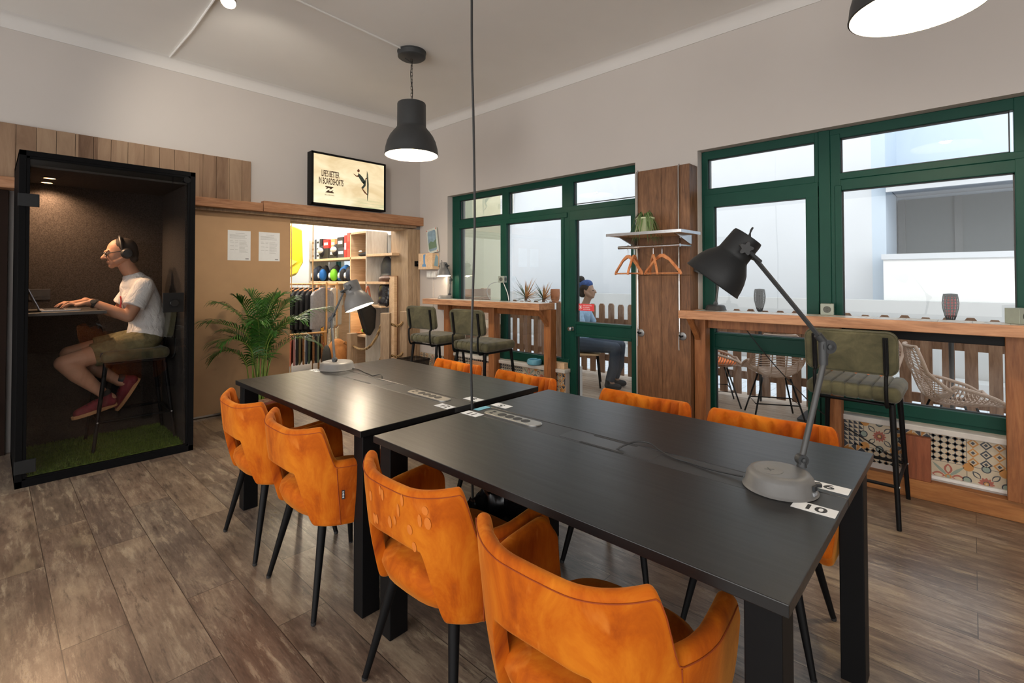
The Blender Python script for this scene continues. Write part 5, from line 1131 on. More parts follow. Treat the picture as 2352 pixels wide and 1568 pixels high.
shopwin('window_3', [(4.10, 4.16, 5.66, 5.72, 1.05, 1.98), (4.10, 4.16, 6.10, 6.17, 1.05, 1.98), (4.10, 4.16, 5.66, 6.24, 1.93, 1.98), (4.10, 4.16, 5.66, 6.24, 1.05, 1.1)], (4.125, 4.13, 5.66, 6.24, 1.05, 1.98), 'shop window with a teal frame behind the white shelf side')
shopwin('window_4', [(4.10, 4.16, 6.66, 6.72, 1.05, 1.98), (4.10, 4.16, 7.32, 7.40, 1.05, 1.98), (4.10, 4.16, 7.94, 8.0, 1.05, 1.98), (4.10, 4.16, 6.66, 8.0, 1.93, 1.98)], (4.125, 4.13, 6.66, 8.0, 1.05, 1.98), 'shop window with a teal frame behind the shoe shelves')
shopwin('window_5', [(3.70, 3.78, SY1+.05, SY1+.11, .95, 2.15), (2.6, 4.05, SY1+.05, SY1+.11, 2.09, 2.15), (2.6, 2.66, SY1+.05, SY1+.11, .95, 2.15), (2.6, 4.05, SY1+.05, SY1+.11, .95, 1.0)], (2.6, 4.05, SY1+.075, SY1+.08, .95, 2.15), 'far shop window with a teal frame')
# shelving along the facade wall
t = thing('shelf_unit', 'pale wooden shelf unit with a white washed end panel in the shop', 'shelf', (3.82, 7.2, 0)); SX0, SX1 = 3.65, 3.985
for (y, z1, m_, nm) in ((6.25, 2.025, W_WHITEWASH, 'end_panel'), (6.69, 2.025, W_PALE, 'divider'), (8.05, 1.98, W_WHITEWASH, 'divider'), (7.35, 1.28, W_PALE, 'divider')): MB().box(SX0, SX1, y-.012, y+.012, .0, z1).build(nm, m_, t, world=True, bevel=.002)
for (y0, y1, z, h) in ((6.25, 6.70, 2.0, .03), (6.25, 6.70, 1.635, .035), (6.69, 8.06, 1.635, .035), (5.60, 6.25, 1.66, .035), (5.75, 8.06, 1.275, .035), (6.25, 6.70, .86, .03), (6.25, 6.70, .52, .03)): MB().box(SX0, SX1, y0, y1, z-.005, z+h-.005).build('shelf_board', W_PALE, t, world=True, bevel=.002)
MB().box(SX1-.012, SX1, 6.26, 6.69, .52, 2.0).build('back_panel', W_GREYOAK, t, world=True)
for y in (6.85, 7.1, 7.4, 7.75): MB().box(SX0-.01, SX0+.03, y-.03, y+.03, 1.15, 1.28).build('bracket', W_PALE, t, world=True)
def shoebox(y, z, w_, h, col, l, mark=None, d=.28):
    t = thing('shoe_box', l, 'box', (3.80, y, z), 0, 'boxes on the shop shelf'); MB().box(-d/2, d/2, -w_/2, w_/2, 0, h).build('carton', plain('carton', col, .6), t, bevel=.002)
    if mark:
        m = MB(); m.box(-d/2-.001, -d/2, -w_*.36, w_*.36, h*.35, h*.65); m.build('printed_mark', plain('mark', mark, .6), t)
GW, GB, GR, GD = srgb(226, 226, 224), srgb(30, 30, 34), srgb(206, 40, 40), srgb(52, 56, 66)
y = 8.0
for k in range(2):
    for r_ in range(3): shoebox(7.93-.17*k, 1.667+.108*r_, .09, .104, GW, ['white box at the bottom', 'white box in the middle', 'white box on top'][r_]+[' of the end stack on the shop shelf', ' of the second stack on the shop shelf'][k], GB)
for k, (yy, w_, h, c, l, mk) in enumerate([(7.845, .06, .32, GD, 'tall slate box between the two white stacks', None), (7.66, .07, .32, GB, 'tall black box beside the second white stack', None), (7.50, .22, .16, GB, 'wide black box on the shelf below the red box', None), (7.25, .24, .155, GB, 'wide black box with a pale oval mark', GW), (7.00, .20, .15, GD, 'slate box with a white mark near the red upright box', GW), (6.86, .075, .33, GR, 'upright red box beside the white marked boxes', GW), (6.77, .085, .36, srgb(222, 78, 70), 'upright salmon red box beside the tall cubby', GR)]): shoebox(yy, 1.667, w_, h, c, l, mk)
shoebox(7.48, 1.828, .18, .14, GR, 'red box lying on top of the black box', GW); shoebox(7.25, 1.823, .13, .14, srgb(222, 150, 96), 'orange labelled box on top of the black box', GW); shoebox(7.02, 1.818, .19, .16, GB, 'black box stacked above the slate box', GW)
def blob(name, label, cat, c, parts, grp=None):
    t = thing(name, label, cat, c, 0, grp)
    for nm, m_, ells in parts:
        b_ = MB(); [b_.ell(*e) for e in ells]; b_.build(nm, m_, t, remesh=.012)
    return t
M_NAVY = plain('navy_cloth', srgb(42, 50, 66), .8); M_BLUE = plain('blue_cloth', srgb(20, 96, 170), .7); M_LIME = plain('lime_cloth', srgb(120, 200, 40), .7); M_BLK = plain('black_cloth', srgb(26, 26, 30), .8, var=.3)
for k, (y, m1, m2, l) in enumerate([(7.95, M_NAVY, M_NAVY, 'folded navy glove at the end of the lower shop shelf'), (7.72, M_BLK, M_BLUE, 'black and blue helmet on the lower shop shelf'), (7.35, M_BLK, M_LIME, 'black and lime harness on the lower shop shelf'), (7.05, M_BLUE, M_BLK, 'blue and black harness on the lower shop shelf'), (6.86, M_BLK, M_NAVY, 'black glove beside the cubby on the lower shop shelf')]):
    t = blob('sports_gear', l, 'gear', (3.76, y, 1.305), [('outer_shell', m1, [((0, 0, .12), (.09, .10, .12)), ((-.02, .05, .05), (.08, .06, .05)), ((.0, -.04, .2), (.05, .05, .06))]), ('lining', m2, [((-.06, -.06, .10), (.06, .06, .10))]), ('strap', M_PAPER, [((-.09, .02, .09), (.02, .035, .05))])], 'water sports gear on the shop shelf')
for k, y in enumerate((7.62, 7.18)): blob('helmet', ['pale oval helmet front on the upper shop shelf', 'white visor helmet beside the slate box'][k], 'helmet', (3.72, y, 1.672), [('shell', M_BLK, [((0, 0, .11), (.11, .10, .11))]), ('visor', plain('pearl', srgb(206, 202, 190), .3), [((-.07, .0, .12), (.06, .075, .055))])], 'helmets on the shop shelf')
blob('folded_bag', 'folded black bag lying in the tall cubby', 'bag', (3.80, 6.47, 1.667), [('fabric', M_BLK, [((0, 0, .03), (.12, .17, .035)), ((0, -.08, .06), (.08, .08, .03))]), ('tag', M_PAPER, [((-.10, .02, .075), (.02, .05, .015))])])
blob('board_bag', 'upright dark board cover on the lower shelf beside the window', 'bag', (3.80, 5.95, 1.305), [('cover', plain('dark_cover', srgb(48, 54, 62), .5, var=.3), [((0, 0, .16), (.05, .14, .20)), ((0, -.02, .06), (.07, .18, .06))])])
blob('duffel_bag', 'big black shiny bag with brown flap near the tall board', 'bag', (3.74, 5.86, .98), [('body', plain('shiny_black', srgb(30, 30, 36), .25, var=.4), [((0, .02, .16), (.09, .15, .18)), ((-.05, 0, .05), (.06, .12, .09))]), ('flap', plain('brown_leather', srgb(104, 78, 66), .45, var=.3), [((0, .0, .37), (.08, .17, .045)), ((-.05, .05, .34), (.04, .06, .06))])])
tag(MB().box(3.6, 3.95, 5.78, 6.2, .955, .98).build('wall_shelf', W_PALE), 'short shelf under the big black bag', 'shelf')
# hanging racks
M_BAMBOO = plain('bamboo', srgb(206, 160, 104), .5)
def rack(name, x0, x1, y, z, label, dy=0):
    t = thing(name, label, 'rack', ((x0+x1)/2, y, 0), 0, 'clothes rails in the shop'); MB().tube([(x0, y+dy, z), (x1, y-dy, z)], .014, 10).build('rail', M_BAMBOO, t, smooth=True, world=True)
    for x, y in ((x0+.02, y+dy), (x1-.02, y-dy)): MB().tube([(x, y-.0, 0), (x, y, z+.03)], .013, 8).build('upright', M_BAMBOO, t, smooth=True, world=True)
rack('clothes_rail', 2.74, 3.34, 7.0, 1.27, 'bamboo clothes rail carrying the black hoodies', .24); rack('clothes_rail', 2.2, 3.25, 6.62, .60, 'low bamboo rail carrying the shorts'); rack('clothes_rail', 3.30, 3.62, 7.0, 1.26, 'short bamboo rail carrying the pale T-shirts')
def garment(kind, m1, label, loc, rz, grp, w=.46, L=.66, long=True, tag_=None):
    t = thing(kind, label, kind.replace('_', ' '), loc, R(rz), grp); b_ = MB(); h = w/2
    out = [(-.06, -.03), (.06, -.03), (.10, -.05), (h, -.09), (h*1.04, -.20), (h*.98, -L), (-h*.98, -L), (-h*1.04, -.20), (-h, -.09), (-.10, -.05)]
    b_.prism(out, -.018, .018, 'xz'); o = b_.build('body', m1, t, bevel=.012, seg=2)
    for s in (-1, 1):
        sl = MB(); a = [(s*(h-.03), -.075), (s*(h+.035), -.13), (s*(h+.05), -.60 if long else -.30), (s*(h-.06), -.61 if long else -.32), (s*(h-.06), -.2)]
        sl.prism(a if s > 0 else a[::-1], -.022, .016, 'xz'); sl.build('sleeve', m1, t, bevel=.01)
    MB().tube([(0, 0, -.03), (0, 0, -.005), (.012, 0, .012), (0, 0, .02), (-.012, 0, .012)], .002, 5).build('hanger_hook', M_STEEL, t, smooth=True); MB().tube([(-h*.8, 0, -.075), (0, 0, -.03), (h*.8, 0, -.075)], .009, 6).build('hanger', W_HANGER, t, smooth=True)
    if tag_: MB().cbox((.12, -.020, -.18), (.05, .003, .03)).build('badge', tag_, t)
    return t
M_GRYK = plain('grey_knit', srgb(146, 146, 150), .9, var=.12); M_TEALC = plain('pale_teal_cloth', srgb(116, 168, 176), .8); M_TEE = plain('off_white_cloth', srgb(216, 210, 198), .85); M_MUST = plain('mustard_cloth', srgb(206, 150, 52), .85, var=.2); M_CORAL = plain('coral_cloth', srgb(206, 122, 96), .85, var=.15); M_SLATE = plain('slate_cloth', srgb(110, 118, 136), .85); M_BROWNC = plain('brown_cloth', srgb(120, 80, 44), .85, var=.3); M_FLOR = plain('printed_cloth', srgb(214, 204, 176), .85, var=.35, scale=40); M_MAUVE = plain('mauve_mark', srgb(120, 116, 170), .8)
sx = 2.30; up = [('teal jacket', M_TEALC)]*2+[('black hoodie', M_BLK)]*7+[('grey sweater', M_GRYK)]
ordw = ['first', 'second', 'third', 'fourth', 'fifth', 'sixth', 'seventh', 'eighth', 'ninth', 'tenth']
xs = [2.82, 2.86]+[2.91+.05*q for q in range(7)]+[3.27]; nb = 0
for k, (nm, m_) in enumerate(up):
    if 'black' in nm: l = 'black hoodie, %s from the teal jackets on the bamboo rail' % ordw[nb]; nb += 1
    elif 'teal' in nm: l = ['pale teal jacket by the edge of the brown panel', 'pale teal jacket beside the first black hoodie'][k]
    else: l = 'grey sweater at the end of the hoodies'
    garment('hoodie' if 'hood' in nm else ('jacket' if 'teal' in nm else 'sweater'), m_, l, (xs[k], 7.0-.857*(xs[k]-3.02), 1.25), 36+random.uniform(-2, 2), 'garments on the bamboo rail', .50, .70, True, M_MAUVE if nm == 'black hoodie' and k in (6, 7, 8) else None)
for k, (m_, l, nm) in enumerate([(M_TEE, 'off white T-shirt nearest the lit lamp', 'T-shirt'), (M_SLATE, 'slate T-shirt between the pale ones', 'T-shirt'), (M_TEE, 'off white T-shirt beside the cubby', 'T-shirt'), (M_MUST, 'mustard T-shirt behind the lamp arm', 'T-shirt'), (M_BROWNC, 'brown patterned shirt behind the lamp arm', 'T-shirt')]):
    garment('shirt', m_, l, ([3.40, 3.47, 3.55, 3.26, 3.33][k], 6.99+.0*k, 1.24), [34, 30, 36, 40, 44][k], 'shirts on the short rail', .44, .60, False)
def shorts(m_, loc, rz, l, grp, L=.36):
    t = thing('shorts', l, 'shorts', loc, R(rz), grp); b_ = MB(); b_.prism([(-.16, 0), (.16, 0), (.18, -L), (.02, -L), (0, -L*.5), (-.02, -L), (-.18, -L)], -.014, .014, 'xz'); b_.build('cloth', m_, t, bevel=.008); MB().tube([(-.16, 0, .0), (.16, 0, .0)], .007, 6).build('waistband', M_BLK, t); MB().tube([(0, 0, 0), (0, 0, .03)], .004, 5).build('hanger_hook', W_HANGER, t)
cols = [(M_CORAL, 'coral'), (M_CORAL, 'coral'), (plain('dusty_pink', srgb(156, 112, 112), .85), 'dusty pink'), (M_BLK, 'black'), (plain('khaki', srgb(110, 98, 66), .85), 'khaki'), (M_BROWNC, 'brown'), (M_NAVY, 'navy'), (plain('forest', srgb(62, 74, 54), .85), 'forest green'), (M_BROWNC, 'brown'), (M_BLK, 'black'), (plain('sage', srgb(106, 116, 96), .85), 'sage'), (M_BROWNC, 'brown')]
for k, (m_, nm) in enumerate(cols): shorts(m_, (2.72+.042*k, 6.62, .572), 65+random.uniform(-6, 6), '%s shorts, %s along the low rail from the brown panel' % (nm, (ordw+['eleventh', 'twelfth'])[k]), 'shorts on the low rail')
for k, (m_, l) in enumerate([(M_MUST, 'mustard shorts hanging below the T-shirts'), (M_FLOR, 'cream printed shorts hanging below the T-shirts'), (M_FLOR, 'cream printed shorts beside the backpack'), (M_CORAL, 'long salmon trousers hanging beside the backpack')]): shorts(m_, ([3.29, 3.40, 3.50, 3.30][k], 6.80, [.66, .64, .64, .44][k]), 58, l, 'shorts under the short rail', [.28, .26, .26, .42][k])
# backpack, shoulder bag and small things
t = blob('backpack', 'tan backpack leaning behind the rope post', 'backpack', (3.24, 6.28, .0), [('body', plain('tan_canvas', srgb(178, 116, 58), .8, var=.15), [((0, 0, .28), (.16, .12, .26)), ((0, -.07, .25), (.11, .08, .2))]), ('side_pocket', plain('dark_canvas', srgb(54, 52, 46), .8), [((-.15, 0, .25), (.05, .10, .22)), ((.15, 0, .25), (.05, .1, .22))])])
MB().tube(bez([(.02, -.15, .50), (.10, -.19, .42), (.11, -.19, .25), (.06, -.15, .06)], 6), .022, 8).build('shoulder_strap', plain('tan_strap', srgb(150, 98, 50), .8), t, smooth=True)
t = thing('shoulder_bag', 'black leather bag hanging by a tan strap in the shop', 'bag', (3.50, 6.0, .62)); b_ = MB(); b_.prism([(-.13, .36), (.02, .42), (.15, .30), (.13, .05), (.05, -.06), (-.02, .0)], -.05, .05, 'xz'); b_.build('bag_body', plain('black_leather', srgb(34, 36, 36), .35, var=.3), t, bevel=.03, seg=3)
MB().tube(bez([(-.03, 0, .38), (-.0, 0, .52), (.03, 0, .62), (.06, 0, .52), (.08, 0, .34)], 6), .012, 6).build('strap', plain('tan_leather', srgb(196, 112, 78), .6), t, smooth=True)
tag(MB().lathe([(0, 0), (.055, 0), (.055, .006), (0, .006)], 28, Matrix.Translation((3.66, 6.42, 1.02)) @ Matrix.Rotation(R(-90), 4, 'Y')).build('round_sticker', plain('sticker_yellow', srgb(226, 206, 60), .6)), 'round yellow sign in the cubby below the lamp shade', 'sign')
tag(MB().ell((3.78, 6.52, .93), (.03, .03, .045)).ell((3.76, 6.52, .98), (.022, .02, .022)).build('figurine', M_PAPER, remesh=.006), 'small white figurine in the cubby', 'figurine')
blob('cap', 'tan and green cap lying in the lit cubby', 'cap', (3.78, 6.46, .546), [('crown', plain('cap_tan', srgb(196, 150, 96), .8), [((0, 0, .03), (.09, .10, .05))]), ('front', M_LIME, [((-.06, -.03, .05), (.03, .04, .03))]), ('brim', plain('cap_brown', srgb(150, 96, 50), .8), [((-.09, .03, .015), (.06, .08, .012))])])
LAMPS.append(((3.74, 6.47, .80), .8, (1, .72, .4), .02))
# yellow wing hanging, pendant, added fill lights
t = thing('yellow_wing', 'big yellow inflatable wing hanging in the shop behind the brown panel edge', 'wing', (3.0, 7.9, 1.9)); b_ = MB()
b_.loft([[V((x, 7.9+d, z)) for x, z, d in ring] for ring in ([(2.4, 2.30, 0), (3.0, 2.28, -.05), (3.46, 2.12, 0), (3.48, 1.62, 0), (3.38, 1.44, -.03), (2.9, 1.26, 0), (2.4, 1.12, 0)], [(2.4, 2.32, .1), (3.0, 2.31, .12), (3.50, 2.15, .1), (3.52, 1.60, .1), (3.40, 1.40, .1), (2.9, 1.22, .1), (2.4, 1.08, .1)])]); b_.build('canopy_panel', plain('yellow_ripstop', srgb(236, 216, 50), .5), t, world=True, bevel=.01)
MB().loft([[V((2.4, 7.83, 1.75)), V((3.2, 7.84, 1.50)), V((3.37, 7.86, 1.62)), V((2.4, 7.83, 1.95))], [V((2.4, 7.88, 1.75)), V((3.2, 7.88, 1.50)), V((3.37, 7.89, 1.62)), V((2.4, 7.88, 1.95))]]).build('fold', plain('yellow_fold', srgb(244, 230, 110), .5), t, world=True)
o = pendant(3.02, 6.9, 2.11, 'wide dark pendant glowing at the top of the shop opening'); PENDANTS.append((3.02, 6.9, 2.11, 40))
for x, y in ((2.86, 6.86), (3.10, 6.72)): tag(MB().tube([(x, y, 0.02), (x, y, 2.6)], .008, 6).build('hanging_pole', M_BAMBOO, smooth=True), 'thin upright pole by the clothes rail, %s' % ('nearer the brown panel' if x < 3 else 'nearer the lamp'), 'pole')
LAMPS.append(((2.2, 7.6, 2.9), 60, (1, .96, .9), .15)); LAMPS.append(((3.3, 6.4, 2.9), 45, (1, .96, .9), .15)); LAMPS.append(((3.2, 8.6, 2.9), 50, (1, .97, .93), .15))  # unseen lights added to brighten the shop, no fittings modelled
# ================================================================== terrace, fence and street outside
dk = wood('deck_boards', (srgb(140, 118, 100), srgb(184, 160, 138), srgb(206, 186, 166)), 'y', 1, .5, spec=.5)
m = MB(); x = 4.25
while x < 6.05: m.box(x+.002, x+.098, -3.2, 9.5, -.06, -.004); x += .10
struct(m.build('floor.002', dk), 'grey brown deck boards of the terrace')
M_WH = make_wallpaint('white_render', (.56, .58, .62, 1), 0); M_PAR = make_wallpaint('strongly_lit_white', (.86, .86, .86, 1), 0); M_WB = make_wallpaint('bluish_render', (.46, .54, .64, 1), 0); M_YE = make_wallpaint('pale_yellow_render', (.70, .69, .50, 1), 0); M_GRW = make_wallpaint('grey_low_wall', (.50, .50, .50, 1), 0)  # parapet gets a lighter white, strong light put into its colour
pv = NT('pale_paving'); br = pv.n('ShaderNodeTexBrick'); pv.l(pv.coord(), br.inputs['Vector']); [br.inputs.__getitem__(k).__setattr__('default_value', v_) for k, v_ in (('Color1', (.74, .76, .80, 1)), ('Color2', (.66, .69, .74, 1)), ('Mortar', (.5, .52, .56, 1)), ('Scale', 1), ('Brick Width', .22), ('Row Height', .11), ('Mortar Size', .006))]
pv.base(br.outputs['Color']); pv.set(Roughness=.8)
struct(MB().box(4.2, 14, -12, 18, -.22, -.16).build('ground', pv.m), 'pale paved street beyond the fence'); struct(MB().box(8.4, 8.75, -10, 16, -.16, .02).build('kerb', M_GRW), 'grey kerb across the street')
struct(MB().box(8.8, 9.0, -10, 9, -.16, 1.02).build('wall_low', M_GRW), 'low grey wall across the street')
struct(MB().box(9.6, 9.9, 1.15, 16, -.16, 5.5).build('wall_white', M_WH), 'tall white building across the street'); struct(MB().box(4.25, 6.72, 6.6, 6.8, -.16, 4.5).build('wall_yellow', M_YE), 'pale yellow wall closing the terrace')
struct(MB().box(9.6, 11.2, .97, 1.15, -.16, 5.5).build('wall_return', M_WB), 'side wall of the white building'); bd = MB().box(11.2, 11.5, -14, 1.15, -.16, 5.5); struct(bd.build('wall_blue', M_WB), 'bluish building set back across the street')
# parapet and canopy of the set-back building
t = thing('terrace_parapet', 'white parapet, coloured as strongly lit, in front of the set back building', 'parapet', (9.5, -.7, 0)); MB().box(9.3, 9.5, -2.05, .98, -.16, 1.62).build('parapet_wall', M_PAR, t, world=True); MB().box(9.26, 9.56, -2.1, 1.0, 1.62, 1.70).build('coping', M_WH, t, world=True)
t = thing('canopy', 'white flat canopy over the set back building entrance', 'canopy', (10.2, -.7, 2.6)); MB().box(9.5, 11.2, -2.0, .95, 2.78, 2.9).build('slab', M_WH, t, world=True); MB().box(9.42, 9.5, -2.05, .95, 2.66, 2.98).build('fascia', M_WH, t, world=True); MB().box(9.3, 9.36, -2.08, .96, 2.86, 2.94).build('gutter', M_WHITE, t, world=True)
t = thing('shopfront_window', 'dark grey shopfront window under the canopy', 'window', (11.15, .2, 1.2)); MB().box(11.12, 11.2, -.6, .92, -.1, 2.72).build('dark_glazing', plain('smoky_glazing', (.10, .115, .125, 1), .6, var=.02), t, world=True)
for y in (-.6, .15, .90): MB().box(11.09, 11.13, y-.05, y+.05, -.1, 2.72).build('mullion', plain('grey_mullion', (.10, .11, .12, 1), .4), t, world=True)
t = tag(MB().tube(bez([(11.1, -1.06, 2.75), (11.1, -1.07, 2.5), (11.1, -1.12, 2.36), (11.1, -1.36, 2.14), (11.1, -1.5, 2.02), (11.1, -1.56, 1.9), (11.1, -1.56, 0)], 6), .055, 12).build('drain_pipe', plain('grey_pipe', (.36, .39, .42, 1), .5), smooth=True), 'grey drain pipe with a double bend on the bluish wall', 'pipe')
tag(MB().box(10.9, 11.19, -4, -1.62, -.16, 1.95).build('grey_shed', plain('shed_grey', (.36, .37, .38, 1), .8)), 'grey low block in front of the bluish wall', 'block')
# picket fence
t = thing('picket_fence', 'brown picket fence with rounded tops around the terrace', 'fence', (5.9, 2.5, 0)); FX = 5.87
def picket(y, z1, par):
    w_ = .043; MB().prism([(y-w_, .03), (y+w_, .03), (y+w_, z1-.03), (y+w_*.55, z1), (y-w_*.55, z1), (y-w_, z1-.03)], FX, FX+.022, 'yz').build('picket', W_PICKET, par, world=True)
y = 5.75; k = 0
while y > -1.1:
    picket(y, .985+.006*(k % 3), t); y -= .151; k += 1
for z in (.20, .70): MB().box(FX+.022, FX+.055, -1.3, 5.9, z, z+.085).build('rail', W_PICKET, t, world=True)
for y in (5.0, 3.0, 1.25, -.6): MB().box(FX+.02, FX+.09, y-.035, y+.035, -.1, .95).build('post', W_PICKET, t, world=True)
# board fence in front of the yellow wall
t = thing('board_fence', 'pallet board fence below the pale yellow wall', 'fence', (4.9, 6.4, 0)); x = 4.35; rnd = random.Random(4)
for z in (.05, .19, .33, .47, .61, .75, .89, 1.03):
    x = 4.34
    while x < 6.2:
        w_ = rnd.uniform(.35, .7); MB().box(x, min(x+w_-.006, 6.2), 6.34, 6.365, z, z+.13).build('board', [W_PALE, W_PICKET, W_COUNTER][rnd.randrange(3)], t, world=True); x += w_
for x in (4.36, 5.2, 6.1): MB().box(x-.05, x+.05, 6.365, 6.44, 0, 1.17).build('post', W_PALE, t, world=True)
# solar torches
def torch(x, y, z, label, red=None):
    t = thing('garden_torch', label, 'torch', (x, y, z), 0, 'black garden torches on the fence'); m = MB(); H = .235
    prof = [(.022, 0), (.038, .05), (.052, .11), (.056, .16), (.05, .215), (.046, .235)]
    for q in range(14):
        a = 2*PI*q/14; m.tube([(r_*math.cos(a), r_*math.sin(a), z_) for r_, z_ in prof], .0042, 5)
    for q in range(9):
        u = .2+.75*q/8; i = min(int(u*5), 4); f_ = u*5-i; r_ = prof[i][0]*(1-f_)+prof[i+1][0]*f_; z_ = prof[i][1]*(1-f_)+prof[i+1][1]*f_; m.tube([(r_*math.cos(2*PI*k/20), r_*math.sin(2*PI*k/20), z_) for k in range(20)], .0035, 5, closed=True)
    m.build('cage', M_DARKGREY, t, smooth=True); MB().lathe([(0, .232), (.048, .232), (.05, .24), (0, .246)], 24).build('cap', M_DARKGREY, t, smooth=True)
    MB().lathe([(0, .03), (.026, .04), (.042, .15), (.038, .225), (0, .23)], 16).build('diffuser', plain('red_diffuser', srgb(200, 60, 60), .5) if red else plain('grey_diffuser', (.03, .032, .035, 1), .5), t, smooth=True); MB().tube([(0, 0, .02), (0, 0, -z)], [.02, .012], 10).build('stake', M_DARKGREY, t, smooth=True)
torch(5.80, 2.515, 1.00, 'black garden torch behind the glazed door'); torch(5.80, 1.705, .985, 'grey garden torch seen under the big lamp shade'); torch(5.78, .14, .965, 'garden torch with a red light above the long counter', True)
# rattan chairs and table
M_RAT = plain('grey_rattan', srgb(176, 150, 132), .7); M_CUSH = plain('orange_cushion', srgb(232, 120, 60), .8)
def rattan(x, y, rz, label, cushion=False):
    """sitter looks along +x"""
    t = thing('rattan_chair', label, 'chair', (x, y, 0), R(rz), 'rattan terrace chairs')
    prof = [(.24, .43), (.16, .415), (.02, .40), (-.12, .405), (-.19, .45), (-.235, .56), (-.275, .70), (-.30, .82)]; P = bez([(a, 0, b_) for a, b_ in prof], 6); N = len(P)
    def wid(u): return .24-.02*u+.0*u if u < .8 else .224-.10*((u-.8)/.2)**2
    def up_(u): return .03+.13*math.sin(PI*min(1, max(0, (u-.05)/.75)))
    def S_(u, v_):
        i = min(int(u*(N-1)), N-2); p = P[i].lerp(P[i+1], u*(N-1)-i); d = (P[i+1]-P[i]).normalized(); nrm = V((d.z, 0, -d.x)); nrm = nrm if nrm.z*1+nrm.x > 0 else -nrm
        return p+V((0, wid(u)*math.sin(v_*PI/2*.98)*1.0, 0))+nrm*up_(u)*(1-math.cos(v_*PI/2))
    f_ = MB(); loop = [S_(k/30, -1) for k in range(31)]+[S_(1, -1+2*k/10) for k in range(1, 10)]+[S_(1-k/30, 1) for k in range(31)]+[S_(0, 1-2*k/10) for k in range(1, 10)]
    f_.tube(loop, .013, 8, closed=True); f_.build('rim', M_RAT, t, smooth=True)
    r_ = MB()
    for k in range(38):
        u = .02+.96*k/37; r_.tube([S_(min(1, max(0, u+.06*(1-abs(v_))*1.0)), v_) for v_ in [-1+2*j/12 for j in range(13)]], .0042, 5)
    r_.build('weave', M_RAT, t, smooth=True); s_ = MB()
    for v_ in (-.55, -.18, .18, .55): s_.tube([S_(k/24, v_)+V((0, 0, -.006)) for k in range(25)], .006, 5)
    s_.build('spine', M_RAT, t, smooth=True)
    for sx in (-1, 1):
        for sy in (-1, 1): MB().tube([(sx*.10-.02, sy*.12, .40), (sx*.22-.02, sy*.22, 0)], .008, 8).build('leg', M_BLACK, t, smooth=True)
    b_ = MB(); b_.tube([(-.17, -.19, .16), (.13, -.19, .16), (.13, .19, .16), (-.17, .19, .16)], .006, 6, closed=True); b_.build('stretcher', M_BLACK, t, smooth=True)
    if cushion: MB().prism(rrect(.36, .36, .08, 5), .43, .47, 'xy').build('cushion', M_CUSH, t, bevel=.015)
rattan(5.42, 2.03, -62, 'rattan chair seen from the side through the dark door', True); rattan(5.22, 1.42, 28, 'rattan chair with its woven back towards the dark door'); rattan(5.02, .10, -72, 'rattan chair seen through the pane above the tiles', False); rattan(5.45, .74, 165, 'rattan chair across the terrace table', True)
def ttable(x, y, label, top, r_):
    t = thing('terrace_table', label, 'table', (x, y, 0), 0, 'terrace tables'); MB().prism(rrect(r_, r_, .03, 4), .70, .73, 'xy').build('tabletop', top, t, bevel=.004); MB().tube([(0, 0, .02), (0, 0, .70)], .03, 12).build('pedestal', M_DARKGREY, t, smooth=True); MB().prism(rrect(.42, .42, .03, 4), 0, .02, 'xy').build('foot_plate', M_DARKGREY, t, bevel=.004)
ttable(5.45, 1.02, 'grey terrace table beside the rattan chairs', plain('grey_top', (.42, .41, .40, 1), .5), .48); ttable(5.25, 2.62, 'wooden terrace table carrying the blue bowl', W_PALE, .66)
tag(MB().lathe([(0, 0), (.03, 0), (.034, .008), (.062, .045), (.07, .075), (.066, .076), (.056, .045), (.03, .014), (0, .012)], 32, Matrix.Translation((5.02, 2.44, .73))).build('blue_bowl', plain('blue_grey_glaze', srgb(96, 124, 144), .35), smooth=True), 'blue grey bowl on the terrace table behind the glazed door', 'bowl')
# yuccas beyond the small window
def yucca(x, y, z, s, label):
    t = thing('yucca', label, 'plant', (x, y, 0), 0, 'spiky plants beyond the small window'); MB().tube(bez([(.02, 0, 0), (0, .01, z*.5), (.0, 0, z)], 6), .022, 10).build('trunk', plain('yucca_trunk', srgb(150, 120, 104), .9), t, smooth=True); MB().lathe([(.024, z-.07), (.024, z-.045)], 12, caps=False).build('trunk_band', M_PAPER, t)
    for nm, m_, n_ in (('green_leaves', plain('yucca_green', srgb(72, 96, 74), .5, var=.3), 18), ('dry_leaves', plain('yucca_dry', srgb(206, 152, 104), .7, var=.15), 30)):
        b_ = MB(); rr = random.Random(n_+int(x*10))
        for k in range(n_):
            a = rr.uniform(0, 2*PI) if nm[0] == 'g' else rr.uniform(-2.6, .6); e = rr.uniform(-.35, 1.35); L = rr.uniform(.22, .36)*s; d = V((math.cos(a)*math.cos(e), math.sin(a)*math.cos(e), math.sin(e))); sd = d.cross(V((0, 0, 1))).normalized() if abs(d.z) < .99 else V((1, 0, 0)); w_ = .013; p = V((0, 0, z))
            pts = []
            for j in range(5):
                u = j/4; c = p+d*L*u+V((0, 0, -.08*u*u*L)); ww = w_*(1-u)**.8*(.6+1.2*u*(1-u)*1.6)+.0006; pts += [c-sd*ww, c+d.cross(sd)*.004*(1-u), c+sd*ww]
            b_.add(pts, [(j*3+a_, j*3+a_+1, j*3+a_+4, j*3+a_+3) for j in range(4) for a_ in (0, 1)])
        b_.build(nm, m_, t, smooth=True, fix=False)
yucca(5.5, 4.87, 1.06, 1.15, 'taller yucca with dry orange leaves beyond the small window'); yucca(5.5, 4.53, 1.05, .95, 'lower yucca with dry leaves next to the terracotta lantern')
